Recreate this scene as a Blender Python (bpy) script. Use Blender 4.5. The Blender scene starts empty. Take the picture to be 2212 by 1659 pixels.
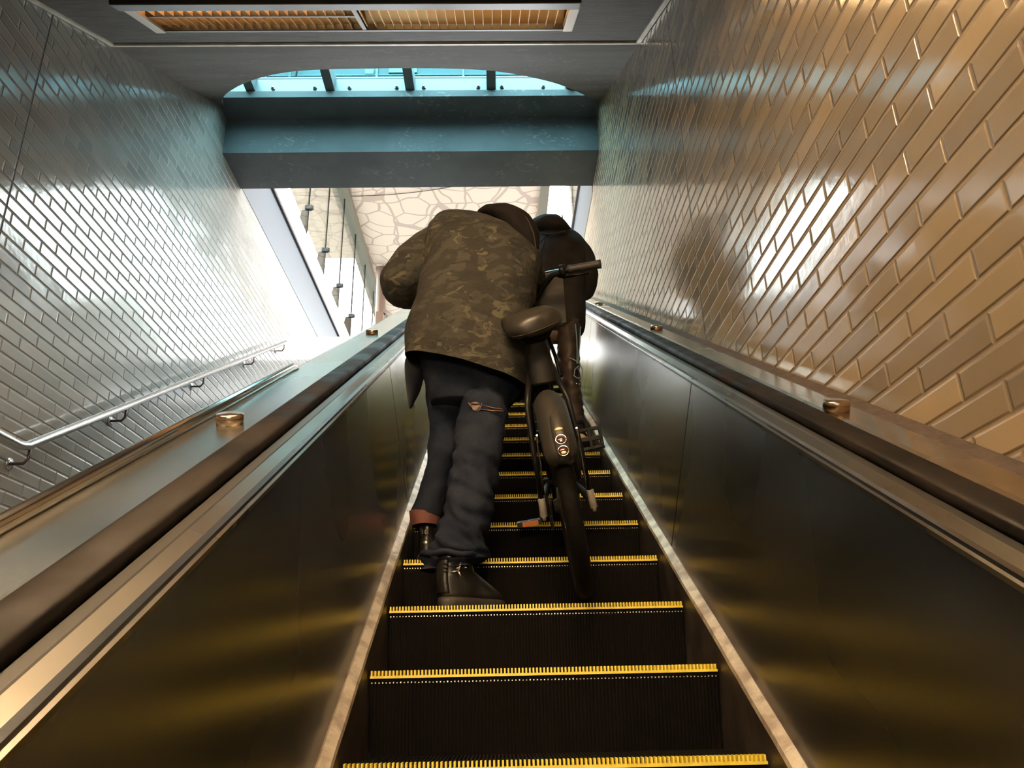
import bpy, bmesh, math, random
from math import sin, cos, pi, radians, sqrt, atan2
from mathutils import Vector as V, Matrix, noise as mnoise
random.seed(7)
C = bpy.context.scene.collection
SC = bpy.context.scene

# ------------------------------------------------------------------ camera
F_PX, PITCH, YAW, ROLL = 1735.0, 0.3684, 0.0224, -0.0216
cam_f = V((sin(YAW)*cos(PITCH), cos(YAW)*cos(PITCH), sin(PITCH)))
_r = V((cos(YAW), -sin(YAW), 0)); _u = _r.cross(cam_f)
cam_r = _r*cos(ROLL) + _u*sin(ROLL); cam_u = _u*cos(ROLL) - _r*sin(ROLL)
cd = bpy.data.cameras.new('camera'); cam = bpy.data.objects.new('camera', cd); C.objects.link(cam)
cd.sensor_fit = 'HORIZONTAL'; cd.sensor_width = 36.0; cd.lens = 36.0*F_PX/2212.0
cd.clip_start = 0.02; cd.clip_end = 300
cam.matrix_world = Matrix(((cam_r.x, cam_u.x, -cam_f.x, 0), (cam_r.y, cam_u.y, -cam_f.y, 0), (cam_r.z, cam_u.z, -cam_f.z, 0), (0, 0, 0, 1)))
SC.camera = cam
# ------------------------------------------------------------------ view, sky
SC.view_settings.view_transform = 'Standard'
try: SC.view_settings.look = 'None'
except Exception: pass
SC.view_settings.gamma = 1.0; SC.view_settings.use_curve_mapping = False
SC.view_settings.exposure = 0.0
SKY = 17.0
wd = bpy.data.worlds.new('overcast_sky'); SC.world = wd; wd.use_nodes = True
bg = wd.node_tree.nodes['Background']; bg.inputs[0].default_value = (0.96, 0.98, 1.0, 1); bg.inputs[1].default_value = SKY
SC.cycles.use_denoising = True
SC.cycles.max_bounces = 10; SC.cycles.diffuse_bounces = 4; SC.cycles.glossy_bounces = 5; SC.cycles.transparent_max_bounces = 12
SC.cycles.sample_clamp_indirect = 6.0
SC.cycles.caustics_reflective = True; SC.cycles.blur_glossy = 0.5
LAMP_E = 26.0           # luminous tubes
LAMP_C = (1.0, 0.74, 0.46, 1)

# ------------------------------------------------------------------ slope frame: x across, s up the incline, n square to it
CA, SA = cos(radians(30)), 0.5
DV = V((0, CA, SA)); NV = V((0, -SA, CA)); XV = V((1, 0, 0))
def W(x, s, n): return XV*x + DV*s + NV*n
def at(px, py, Y):
    v = cam_r*((px-1106)/F_PX) - cam_u*((py-829.5)/F_PX) + cam_f
    return v*(Y/v.y)

# ------------------------------------------------------------------ materials
M = {}
def nd(t, kind, **kw):
    n = t.nodes.new(kind)
    for k, v in kw.items(): setattr(n, k, v)
    return n
def setin(sock, val, t):
    if isinstance(val, bpy.types.NodeSocket): t.links.new(val, sock)
    else: sock.default_value = val
def math_n(t, op, a, b=None, c=None, clamp=False):
    n = nd(t, 'ShaderNodeMath', operation=op); n.use_clamp = clamp
    setin(n.inputs[0], a, t)
    if b is not None: setin(n.inputs[1], b, t)
    if c is not None: setin(n.inputs[2], c, t)
    return n.outputs[0]
def smooth(t, x, lo, hi):
    n = nd(t, 'ShaderNodeMapRange', interpolation_type='SMOOTHSTEP')
    setin(n.inputs[0], x, t); n.inputs[1].default_value = lo; n.inputs[2].default_value = hi
    return n.outputs[0]
def mixc(t, f, a, b):
    n = nd(t, 'ShaderNodeMix', data_type='RGBA')
    setin(n.inputs[0], f, t); setin(n.inputs[6], a, t); setin(n.inputs[7], b, t)
    return n.outputs[2]
def rgba(c): return (c[0], c[1], c[2], 1.0)
def newmat(name):
    m = bpy.data.materials.new(name); m.use_nodes = True
    return m, m.node_tree, m.node_tree.nodes['Principled BSDF']
def mat(name, col, rough=0.5, metal=0.0, var=0.0, scale=8.0, bump=0.0, bscale=40.0, stretch=(1, 1, 1), spec=0.5, col2=None, rvar=0.0, coat=0.0, detail=5.0, lo=0.36, hi=0.64):
    m, t, p = newmat(name)
    p.inputs['Base Color'].default_value = rgba(col); p.inputs['Roughness'].default_value = rough
    p.inputs['Metallic'].default_value = metal; p.inputs['Specular IOR Level'].default_value = spec
    p.inputs['Coat Weight'].default_value = coat; p.inputs['Coat Roughness'].default_value = 0.12
    tc = nd(t, 'ShaderNodeTexCoord'); mp = nd(t, 'ShaderNodeMapping'); mp.inputs['Scale'].default_value = stretch
    t.links.new(tc.outputs['Object'], mp.inputs[0])
    if var or rvar or col2:
        nz = nd(t, 'ShaderNodeTexNoise'); nz.inputs['Scale'].default_value = scale; nz.inputs['Detail'].default_value = detail
        t.links.new(mp.outputs[0], nz.inputs[0])
        f = smooth(t, nz.outputs[0], lo, hi)
        c2 = col2 or tuple(c*(1-var) for c in col)
        if var or col2: t.links.new(mixc(t, f, rgba(col), rgba(c2)), p.inputs['Base Color'])
        if rvar: t.links.new(math_n(t, 'MULTIPLY_ADD', f, rvar, rough), p.inputs['Roughness'])
    if bump:
        nb = nd(t, 'ShaderNodeTexNoise'); nb.inputs['Scale'].default_value = bscale; nb.inputs['Detail'].default_value = 6
        t.links.new(mp.outputs[0], nb.inputs[0])
        b = nd(t, 'ShaderNodeBump'); b.inputs['Strength'].default_value = bump; b.inputs['Distance'].default_value = 0.01
        t.links.new(nb.outputs[0], b.inputs['Height']); t.links.new(b.outputs[0], p.inputs['Normal'])
    M[name] = m
    return m

def tile_mat(name, joint_y, c1, c2, mort, tw=0.288, th=0.0725, off=0.0):
    """glazed brick tiles laid in horizontal running bond on a wall square to X"""
    m, t, p = newmat(name)
    g = nd(t, 'ShaderNodeNewGeometry'); sp = nd(t, 'ShaderNodeSeparateXYZ'); t.links.new(g.outputs['Position'], sp.inputs[0])
    y, z = sp.outputs[1], sp.outputs[2]
    v = math_n(t, 'DIVIDE', math_n(t, 'ADD', z, 20.0+off), th); row = math_n(t, 'FLOOR', v)
    u = math_n(t, 'ADD', math_n(t, 'DIVIDE', math_n(t, 'ADD', y, 20.0), tw), math_n(t, 'MULTIPLY', math_n(t, 'MODULO', row, 2.0), 0.5))
    col = math_n(t, 'FLOOR', u)
    fu = math_n(t, 'FRACT', u); fv = math_n(t, 'FRACT', v)
    du = math_n(t, 'MULTIPLY', math_n(t, 'MINIMUM', fu, math_n(t, 'SUBTRACT', 1.0, fu)), tw)
    dv = math_n(t, 'MULTIPLY', math_n(t, 'MINIMUM', fv, math_n(t, 'SUBTRACT', 1.0, fv)), th)
    e = math_n(t, 'MINIMUM', du, dv)
    jd = math_n(t, 'ABSOLUTE', math_n(t, 'SUBTRACT', y, joint_y))
    e = math_n(t, 'MINIMUM', e, jd)
    cb = nd(t, 'ShaderNodeCombineXYZ'); setin(cb.inputs[0], row, t); setin(cb.inputs[1], col, t)
    wn = nd(t, 'ShaderNodeTexWhiteNoise', noise_dimensions='3D'); t.links.new(cb.outputs[0], wn.inputs['Vector'])
    body = mixc(t, wn.outputs['Value'], rgba(c1), rgba(c2))
    nz = nd(t, 'ShaderNodeTexNoise'); nz.inputs['Scale'].default_value = 3.0; nz.inputs['Detail'].default_value = 7
    t.links.new(g.outputs['Position'], nz.inputs[0])
    body = mixc(t, math_n(t, 'MULTIPLY', smooth(t, nz.outputs[0], 0.5, 0.75), 0.35), body, rgba(tuple(c*0.6 for c in c1)))
    mk = smooth(t, e, 0.0034, 0.0058)
    jk = smooth(t, jd, 0.005, 0.007)
    t.links.new(mixc(t, jk, (0.01, 0.01, 0.01, 1), mixc(t, mk, rgba(mort), body)), p.inputs['Base Color'])
    rg = math_n(t, 'MULTIPLY_ADD', mk, -0.64, 0.75)
    rg = math_n(t, 'ADD', rg, math_n(t, 'MULTIPLY', smooth(t, nz.outputs[0], 0.45, 0.7), 0.07))
    t.links.new(rg, p.inputs['Roughness']); p.inputs['Specular IOR Level'].default_value = 1.0
    # heights: tile cushion, glaze ripple
    h = smooth(t, e, 0.0015, 0.0095)
    n2 = nd(t, 'ShaderNodeTexNoise'); n2.inputs['Scale'].default_value = 22; n2.inputs['Detail'].default_value = 3
    t.links.new(g.outputs['Position'], n2.inputs[0])
    n3 = nd(t, 'ShaderNodeTexNoise'); n3.inputs['Scale'].default_value = 260; n3.inputs['Detail'].default_value = 2
    t.links.new(g.outputs['Position'], n3.inputs[0])
    hh = math_n(t, 'ADD', math_n(t, 'MULTIPLY', h, 0.0045), math_n(t, 'ADD', math_n(t, 'MULTIPLY', n2.outputs[0], 0.0005), math_n(t, 'MULTIPLY', n3.outputs[0], 0.00004)))
    b = nd(t, 'ShaderNodeBump'); b.inputs['Strength'].default_value = 1.0; b.inputs['Distance'].default_value = 1.0
    t.links.new(hh, b.inputs['Height'])
    # each tile sits a touch out of plane
    vm = nd(t, 'ShaderNodeVectorMath', operation='SUBTRACT'); t.links.new(wn.outputs['Color'], vm.inputs[0]); vm.inputs[1].default_value = (0.5, 0.5, 0.5)
    vs = nd(t, 'ShaderNodeVectorMath', operation='SCALE'); t.links.new(vm.outputs[0], vs.inputs[0]); vs.inputs['Scale'].default_value = 0.014
    va = nd(t, 'ShaderNodeVectorMath', operation='ADD'); t.links.new(b.outputs[0], va.inputs[0]); t.links.new(vs.outputs[0], va.inputs[1])
    vn = nd(t, 'ShaderNodeVectorMath', operation='NORMALIZE'); t.links.new(va.outputs[0], vn.inputs[0])
    t.links.new(vn.outputs[0], p.inputs['Normal'])
    M[name] = m

tile_mat('tile_left', 3.56, (0.33, 0.312, 0.285), (0.245, 0.233, 0.215), (0.20, 0.19, 0.175), off=0.01)
tile_mat('tile_right', 3.46, (0.42, 0.315, 0.19), (0.235, 0.19, 0.135), (0.22, 0.16, 0.09), off=0.03)
mat('panel_steel', (0.34, 0.335, 0.33), 0.22, 1.0, var=0.10, scale=1.2, rvar=0.10, detail=1.0, lo=0.2, hi=0.8)
mat('deck_steel', (0.78, 0.79, 0.75), 0.20, 1.0, var=0.15, scale=2, rvar=0.08, bump=0.02, bscale=4, detail=2.0, lo=0.25, hi=0.75)
mat('deck_brown', (0.62, 0.52, 0.40), 0.22, 1.0, var=0.15, scale=2, rvar=0.08, bump=0.02, bscale=4, detail=2.0, lo=0.25, hi=0.75)
mat('moulding_steel', (0.36, 0.32, 0.26), 0.26, 1.0, var=0.2, scale=3, rvar=0.1, detail=3.0, lo=0.25, hi=0.75)
mat('strip_alu', (0.80, 0.68, 0.52), 0.42, 0.5, col2=(0.45, 0.36, 0.27), scale=14, bump=0.35, bscale=60, stretch=(1, 1, 1))
mat('skirt_metal', (0.085, 0.065, 0.05), 0.42, 0.5, var=0.45, scale=9, bump=0.15, bscale=30)
mat('track_grey', (0.16, 0.15, 0.135), 0.35, 0.8)
mat('black_track', (0.012, 0.012, 0.012), 0.5)
mat('rubber', (0.007, 0.0065, 0.006), 0.45, 0.0, col2=(0.014, 0.011, 0.009), scale=6, rvar=0.2, bump=0.12, bscale=25, spec=0.14)
mat('tube_steel', (0.66, 0.60, 0.52), 0.16, 1.0)
mat('rail_steel', (0.75, 0.76, 0.76), 0.24, 1.0)
mat('bracket_dark', (0.10, 0.075, 0.065), 0.4, 0.9)
mat('knob_metal', (0.55, 0.42, 0.29), 0.25, 1.0)
mat('step_black', (0.007, 0.0065, 0.006), 0.5, 0.0, spec=0.2)
mat('step_riser', (0.0045, 0.004, 0.0037), 0.7, 0.0, spec=0.06)
mat('step_yellow', (0.95, 0.74, 0.07), 0.4, 0.0, var=0.15, scale=30)
mat('step_worn', (0.75, 0.72, 0.62), 0.35, 0.8)
mat('ceil_board', (0.11, 0.09, 0.068), 0.5, 0.0, col2=(0.04, 0.034, 0.028), scale=22, stretch=(0.25, 6, 6), spec=0.2, bump=0.3, bscale=60)
mat('soffit_paint', (0.135, 0.118, 0.1), 0.62, 0.0, spec=0.15, col2=(0.092, 0.081, 0.07), scale=2.4, bump=0.1, bscale=9, stretch=(0.5, 2, 2))
mat('beam_paint', (0.125, 0.135, 0.14), 0.6, 0.0, spec=0.2, col2=(0.10, 0.112, 0.118), scale=2.6, bump=0.06, bscale=12, detail=8)
mat('trim_alu', (0.88, 0.82, 0.72), 0.4, 0.2, var=0.2, scale=12)
mat('dark_gap', (0.012, 0.011, 0.010), 0.7)
mat('lamp_frame', (0.03, 0.027, 0.024), 0.35, 0.4)
mat('lamp_flange', (0.62, 0.55, 0.47), 0.4, 0.3)
mat('reflector', (0.82, 0.56, 0.26), 0.35, 0.3)
mat('louver', (0.62, 0.42, 0.22), 0.4, 0.4)
mat('skylight_alu', (0.17, 0.19, 0.195), 0.35, 0.4)
mat('rafter_paint', (0.08, 0.095, 0.1), 0.45)
mat('bolt_steel', (0.25, 0.26, 0.27), 0.3, 1.0)
mat('panel_pale', (0.06, 0.07, 0.086), 0.35, 0.0)
mat('backdrop_teal', (0.014, 0.058, 0.068), 0.3, 0.0, spec=0.3)  # teal of the added board that shows through the skylight
mat('backdrop_pane', (0.05, 0.11, 0.11), 0.5)
mat('backdrop_band', (0.035, 0.09, 0.1), 0.5)
mat('ledge_dark', (0.022, 0.015, 0.014), 0.4)
mat('curb_white', (0.80, 0.78, 0.75), 0.2, 0.3)
mat('steel_beam', (0.17, 0.15, 0.105), 0.4)
mat('column_orange', (0.11, 0.055, 0.03), 0.45)
mat('clip_dark', (0.035, 0.036, 0.037), 0.6, spec=0.1)
mat('seal_dark', (0.006, 0.007, 0.007), 0.8, spec=0.05)
mat('fin_grey', (0.017, 0.02, 0.021), 0.6, spec=0.1)
mat('pavement', (0.15, 0.145, 0.14), 0.8, var=0.2, scale=1.5)
mat('concrete', (0.16, 0.15, 0.14), 0.8, var=0.2, scale=3)
mat('facade', (0.42, 0.36, 0.28), 0.7, var=0.3, scale=0.8)
mat('leaf', (0.16, 0.22, 0.05), 0.6, var=0.5, scale=3)
mat('grout', (0.085, 0.06, 0.045), 0.75, var=0.3, scale=30, bump=0.5, bscale=60)
# people and bicycle
mat('denim', (0.006, 0.009, 0.017), 0.9, col2=(0.014, 0.018, 0.028), scale=9, bump=0.5, bscale=30, spec=0.08)
mat('denim_dark', (0.016, 0.018, 0.026), 0.9, var=0.3, scale=8, bump=0.2, bscale=25, spec=0.15)
mat('cuff_red', (0.16, 0.055, 0.038), 0.8, var=0.25, scale=30)
mat('hood_black', (0.010, 0.008, 0.007), 0.9, var=0.3, scale=10, bump=0.3, bscale=40, spec=0.08)
mat('lining_navy', (0.008, 0.010, 0.018), 0.9)
mat('skin_brown', (0.11, 0.058, 0.035), 0.5, var=0.15, scale=20)
mat('hair_black', (0.012, 0.010, 0.009), 0.6)
mat('leather_black', (0.01, 0.009, 0.0075), 0.34, var=0.4, scale=12, bump=0.15, bscale=50)
mat('sole_black', (0.018, 0.0145, 0.01), 0.6, bump=0.2, bscale=60)
mat('metal_mark', (0.6, 0.55, 0.48), 0.3, 0.9)
mat('tongue_red', (0.42, 0.06, 0.02), 0.7)
mat('coat_dark', (0.028, 0.0235, 0.021), 0.8, var=0.35, scale=7, bump=0.35, bscale=30, spec=0.1)
mat('pants_brown', (0.048, 0.033, 0.024), 0.42, col2=(0.022, 0.015, 0.011), scale=14, bump=0.4, bscale=25, spec=0.35)
mat('sole_cream', (0.85, 0.74, 0.50), 0.5)
mat('lace_blue', (0.22, 0.30, 0.34), 0.6)
mat('bike_black', (0.0045, 0.0045, 0.0048), 0.4, 0.0, spec=0.12)
mat('bike_grey', (0.026, 0.0235, 0.019), 0.45, 0.0, spec=0.3, var=0.25, scale=12, bump=0.05, bscale=40)
mat('tyre', (0.005, 0.0047, 0.0043), 0.65, spec=0.08, bump=0.25, bscale=60)
mat('saddle', (0.022, 0.019, 0.0135), 0.42, var=0.2, scale=20)
mat('grip', (0.016, 0.013, 0.011), 0.6, bump=0.3, bscale=120)
mat('chrome', (0.72, 0.70, 0.66), 0.15, 1.0)
mat('axle_grey', (0.3, 0.27, 0.22), 0.45, 0.2)
mat('lens_dark', (0.05, 0.015, 0.012), 0.12)
mat('reflector_orange', (0.65, 0.20, 0.05), 0.25)
mat('lens_amber', (0.80, 0.62, 0.30), 0.2)
mat('basket_grey', (0.06, 0.052, 0.04), 0.5, var=0.2, scale=8)

def camo_mat():
    m, t, p = newmat('camo')
    tc = nd(t, 'ShaderNodeTexCoord')
    mp = nd(t, 'ShaderNodeMapping'); mp.inputs['Scale'].default_value = (1.0, 1.0, 1.5); mp.inputs['Rotation'].default_value = (0, 0.25, 0)
    t.links.new(tc.outputs['Object'], mp.inputs[0])
    def nz(sc, off, det=3.0, dist=0.8):
        o = nd(t, 'ShaderNodeVectorMath', operation='ADD'); t.links.new(mp.outputs[0], o.inputs[0]); o.inputs[1].default_value = (off, off*1.7, off*.6)
        n = nd(t, 'ShaderNodeTexNoise'); n.inputs['Scale'].default_value = sc; n.inputs['Detail'].default_value = det; n.inputs['Distortion'].default_value = dist
        t.links.new(o.outputs[0], n.inputs[0]); return n.outputs[0]
    c = mixc(t, smooth(t, nz(11, 0), 0.49, 0.52), (0.020, 0.0183, 0.0148, 1), (0.032, 0.0295, 0.0228, 1))
    c = mixc(t, smooth(t, nz(13, 5), 0.56, 0.585), c, (0.018, 0.016, 0.013, 1))
    c = mixc(t, smooth(t, nz(15, 11), 0.60, 0.62), c, (0.060, 0.055, 0.034, 1))
    t.links.new(c, p.inputs['Base Color']); p.inputs['Roughness'].default_value = 0.85; p.inputs['Specular IOR Level'].default_value = 0.2
    b = nd(t, 'ShaderNodeBump'); b.inputs['Strength'].default_value = 0.6; b.inputs['Distance'].default_value = 0.02
    t.links.new(nz(16, 3, 5, 0.3), b.inputs['Height']); t.links.new(b.outputs[0], p.inputs['Normal'])
    M['camo'] = m
camo_mat()
def glass_mat(name, tint, refl_rough=0.02):
    m, t, p = newmat(name)
    out = t.nodes['Material Output']; t.nodes.remove(p)
    tr = nd(t, 'ShaderNodeBsdfTransparent'); tr.inputs[0].default_value = rgba(tint)
    gl = nd(t, 'ShaderNodeBsdfGlossy'); gl.inputs['Roughness'].default_value = refl_rough
    fr = nd(t, 'ShaderNodeFresnel'); gm = nd(t, 'ShaderNodeNewGeometry')
    t.links.new(math_n(t, 'MULTIPLY_ADD', gm.outputs['Backfacing'], 1/1.45-1.45, 1.45), fr.inputs[0])
    mx = nd(t, 'ShaderNodeMixShader'); t.links.new(fr.outputs[0], mx.inputs[0]); t.links.new(tr.outputs[0], mx.inputs[1]); t.links.new(gl.outputs[0], mx.inputs[2])
    t.links.new(mx.outputs[0], out.inputs[0]); M[name] = m
glass_mat('glass_cyan', (0.60, 0.86, 0.90))
glass_mat('glass_clear', (0.90, 0.95, 0.93))
def emit_mat(name, col, s):
    m, t, p = newmat(name)
    p.inputs['Base Color'].default_value = (0.8, 0.8, 0.8, 1); p.inputs['Emission Color'].default_value = col; p.inputs['Emission Strength'].default_value = s
    M[name] = m
emit_mat('tube_lit', (1.0, 0.60, 0.25, 1), 32.0)
emit_mat('tube_bright', LAMP_C, LAMP_E*27)
mat('tube_off', (0.75, 0.72, 0.68), 0.2)
def canopy_mat():
    m, t, p = newmat('canopy_pattern')
    g = nd(t, 'ShaderNodeNewGeometry')
    nz = nd(t, 'ShaderNodeTexNoise'); nz.inputs['Scale'].default_value = 0.9; t.links.new(g.outputs['Position'], nz.inputs[0])
    vs = nd(t, 'ShaderNodeVectorMath', operation='SCALE'); t.links.new(nz.outputs[1], vs.inputs[0]); vs.inputs['Scale'].default_value = 0.55
    va = nd(t, 'ShaderNodeVectorMath', operation='ADD'); t.links.new(g.outputs['Position'], va.inputs[0]); t.links.new(vs.outputs[0], va.inputs[1])
    def vor(sc, stretch, rnd):
        mp = nd(t, 'ShaderNodeMapping'); mp.inputs['Scale'].default_value = stretch; t.links.new(va.outputs[0], mp.inputs[0])
        v = nd(t, 'ShaderNodeTexVoronoi', feature='DISTANCE_TO_EDGE', voronoi_dimensions='2D'); v.inputs['Scale'].default_value = sc; v.inputs['Randomness'].default_value = rnd
        t.links.new(mp.outputs[0], v.inputs[0]); return v.outputs[0]
    f1 = smooth(t, vor(2.5, (0.85, 1.1, 1), 0.8), 0.03, 0.05)
    f2 = smooth(t, vor(0.75, (1.9, 0.4, 1), 0.7), 0.022, 0.03)
    f = math_n(t, 'MINIMUM', f1, f2)
    t.links.new(mixc(t, f, (0.58, 0.42, 0.34, 1), (0.84, 0.67, 0.54, 1)), p.inputs['Base Color']); p.inputs['Roughness'].default_value = 0.6
    M['canopy_pattern'] = m
canopy_mat()

def scuff(name, col):
    t = M[name].node_tree; p = t.nodes['Principled BSDF']; lk = p.inputs['Base Color'].links[0].from_socket
    tc = nd(t, 'ShaderNodeTexCoord'); mp = nd(t, 'ShaderNodeMapping'); mp.inputs['Scale'].default_value = (1.0, 1.0, 2.2); mp.inputs['Rotation'].default_value = (0, 0.6, 0); t.links.new(tc.outputs['Object'], mp.inputs[0])
    a = nd(t, 'ShaderNodeTexNoise'); a.inputs['Scale'].default_value = 9; a.inputs['Detail'].default_value = 9; a.inputs['Distortion'].default_value = 2.5; t.links.new(mp.outputs[0], a.inputs[0])
    b = nd(t, 'ShaderNodeTexNoise'); b.inputs['Scale'].default_value = 1.7; t.links.new(tc.outputs['Object'], b.inputs[0])
    f = math_n(t, 'MULTIPLY', math_n(t, 'MULTIPLY', smooth(t, a.outputs[0], 0.56, 0.70), smooth(t, b.outputs[0], 0.42, 0.6)), 0.75)
    t.links.new(mixc(t, f, lk, rgba(col)), p.inputs['Base Color'])
scuff('beam_paint', (0.24, 0.25, 0.255)); scuff('soffit_paint', (0.21, 0.19, 0.17))

# ------------------------------------------------------------------ mesh builder
class MB:
    def __init__(s): s.v = []; s.f = []; s.mi = []; s.sm = []
    def add(s, vs, fs, mi=0, sm=False):
        o = len(s.v); s.v += [V(p) for p in vs]
        for f in fs: s.f.append([i+o for i in f]); s.mi.append(mi); s.sm.append(sm)
        return s
    def hexa(s, p, mi=0):            # p: 8 points, lower four then upper four, same winding
        return s.add(p, [(3, 2, 1, 0), (4, 5, 6, 7), (0, 1, 5, 4), (1, 2, 6, 5), (2, 3, 7, 6), (3, 0, 4, 7)], mi)
    def box(s, lo, hi, mi=0, T=None):
        x0, y0, z0 = lo; x1, y1, z1 = hi
        p = [(x0, y0, z0), (x1, y0, z0), (x1, y1, z0), (x0, y1, z0), (x0, y0, z1), (x1, y0, z1), (x1, y1, z1), (x0, y1, z1)]
        if T: p = [T(*q) for q in p]
        return s.hexa(p, mi)
    def sbox(s, x0, x1, s0, s1, n0, n1, mi=0): return s.box((min(x0, x1), s0, n0), (max(x0, x1), s1, n1), mi, W)
    def ext(s, prof, s0, s1, mi=0, sm=False, T=W, segs=1):   # prof: closed (x, n) loop
        k = len(prof); vs = []
        for j in range(segs+1):
            q = s0+(s1-s0)*j/segs
            vs += [T(a, q, b) for a, b in prof]
        fs = []
        for j in range(segs):
            for i in range(k): fs.append((j*k+i, j*k+(i+1) % k, (j+1)*k+(i+1) % k, (j+1)*k+i))
        s.add(vs, fs, mi, sm); o = len(s.v)-len(vs)
        s.f.append([o+i for i in reversed(range(k))]); s.f.append([o+segs*k+i for i in range(k)]); s.mi += [mi, mi]; s.sm += [False, False]
        return s
    def prism(s, poly, axis, mi=0):   # poly: list of 3-D points, axis: extrusion vector
        k = len(poly); a = [V(p) for p in poly]; b = [p+V(axis) for p in a]
        return s.add(a+b, [tuple(reversed(range(k))), tuple(range(k, 2*k))]+[(i, (i+1) % k, k+(i+1) % k, k+i) for i in range(k)], mi)
    def tube(s, path, r, seg=12, mi=0, cap=True, flat=1.0, up=None):
        P = [V(p) for p in path]; R = r if isinstance(r, (list, tuple)) else [r]*len(P)
        prev = None; vs = []
        for i, p in enumerate(P):
            d = (P[min(i+1, len(P)-1)]-P[max(i-1, 0)]).normalized()
            if prev is None:
                a = V(up) if up else (V((0, 0, 1)) if abs(d.z) < 0.9 else V((1, 0, 0)))
            else: a = prev
            a = (a-d*a.dot(d)).normalized(); prev = a; b = d.cross(a)
            for k in range(seg):
                q = 2*pi*k/seg; vs.append(p+(a*cos(q)*flat+b*sin(q))*R[i])
        fs = []
        for i in range(len(P)-1):
            for k in range(seg): fs.append((i*seg+k, i*seg+(k+1) % seg, (i+1)*seg+(k+1) % seg, (i+1)*seg+k))
        s.add(vs, fs, mi, True); o = len(s.v)-len(vs)
        if cap:
            s.f.append([o+k for k in reversed(range(seg))]); s.f.append([o+(len(P)-1)*seg+k for k in range(seg)]); s.mi += [mi]*2; s.sm += [False]*2
        return s
    def lathe(s, prof, o, ax, seg=24, mi=0):   # prof: (radius, height) along ax from o
        ax = V(ax).normalized(); a = ax.orthogonal().normalized(); b = ax.cross(a); o = V(o); vs = []; fs = []
        for r, h in prof:
            for k in range(seg):
                q = 2*pi*k/seg; vs.append(o+ax*h+(a*cos(q)+b*sin(q))*max(r, 1e-5))
        for i in range(len(prof)-1):
            for k in range(seg): fs.append((i*seg+k, i*seg+(k+1) % seg, (i+1)*seg+(k+1) % seg, (i+1)*seg+k))
        return s.add(vs, fs, mi, True)
    def ell(s, c, rx, ry, rz, ax=None, seg=20, rings=12, mi=0):
        c = V(c); A = ax or (V((1, 0, 0)), V((0, 1, 0)), V((0, 0, 1))); vs = []; fs = []
        for i in range(rings+1):
            t = -pi/2+pi*i/rings
            for k in range(seg):
                q = 2*pi*k/seg; vs.append(c+A[0]*(rx*cos(t)*cos(q))+A[1]*(ry*cos(t)*sin(q))+A[2]*(rz*sin(t)))
        for i in range(rings):
            for k in range(seg): fs.append((i*seg+k, i*seg+(k+1) % seg, (i+1)*seg+(k+1) % seg, (i+1)*seg+k))
        return s.add(vs, fs, mi, True)
    def loft(s, rings, seg=40, sub=5, mi=0, cap0=True, cap1=True, pw=2.0, fn=None):
        """rings: (centre, half-width vector, half-depth vector); smooth through them"""
        out = []
        def cr(a, b, c, d, t): return 0.5*((2*b)+(-a+c)*t+(2*a-5*b+4*c-d)*t*t+(-a+3*b-3*c+d)*t**3)
        for i in range(len(rings)-1):
            g = [rings[max(i-1, 0)], rings[i], rings[i+1], rings[min(i+2, len(rings)-1)]]
            for k in range(sub): out.append([cr(*[V(r[j]) for r in g], k/sub) for j in range(3)])
        out.append([V(rings[-1][j]) for j in range(3)])
        vs = []; fs = []; n = len(out)
        for i, (c, a, b) in enumerate(out):
            for k in range(seg):
                q = 2*pi*k/seg; cq, sq = cos(q), sin(q)
                ca = math.copysign(abs(cq)**(2/pw), cq); sa = math.copysign(abs(sq)**(2/pw), sq)
                p = c+a*ca+b*sa
                if fn: p = fn(p, (p-c).normalized(), i/(n-1), q)
                vs.append(p)
        for i in range(n-1):
            for k in range(seg): fs.append((i*seg+k, i*seg+(k+1) % seg, (i+1)*seg+(k+1) % seg, (i+1)*seg+k))
        s.add(vs, fs, mi, True); o = len(s.v)-len(vs)
        for on, base in ((cap0, o), (cap1, o+(n-1)*seg)):
            if on:
                c = sum((s.v[base+k] for k in range(seg)), V())/seg; s.v.append(c); ci = len(s.v)-1
                for k in range(seg): s.f.append([base+k, base+(k+1) % seg, ci]); s.mi.append(mi); s.sm.append(True)
        return s
    def build(s, name, mats, parent=None, bevel=0.0, solid=0.0, subd=0):
        me = bpy.data.meshes.new(name); off = parent_loc(parent)
        me.from_pydata([tuple(p-off) for p in s.v], [], s.f)
        for m in (mats if isinstance(mats, (list, tuple)) else [mats]): me.materials.append(M[m])
        me.polygons.foreach_set('material_index', s.mi); me.polygons.foreach_set('use_smooth', s.sm)
        bm = bmesh.new(); bm.from_mesh(me); bmesh.ops.remove_doubles(bm, verts=bm.verts, dist=1e-6)
        bmesh.ops.recalc_face_normals(bm, faces=bm.faces); bm.to_mesh(me); bm.free(); me.update()
        o = bpy.data.objects.new(name, me); C.objects.link(o)
        if parent: o.parent = parent
        if solid:
            q = o.modifiers.new('thickness', 'SOLIDIFY'); q.thickness = solid; q.offset = 0
        if bevel:
            q = o.modifiers.new('bevel', 'BEVEL'); q.width = bevel; q.segments = 2; q.limit_method = 'ANGLE'; q.angle_limit = radians(40)
        if subd:
            q = o.modifiers.new('subdivision', 'SUBSURF'); q.levels = subd; q.render_levels = subd
        return o
def parent_loc(o):
    p = V((0, 0, 0))
    while o: p += o.location; o = o.parent
    return p
def thing(name, label, cat, loc, group=None):
    o = bpy.data.objects.new(name, None); o.empty_display_size = 0.1; C.objects.link(o); o.location = loc
    o['label'] = label; o['category'] = cat
    if group: o['group'] = group
    return o
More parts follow.
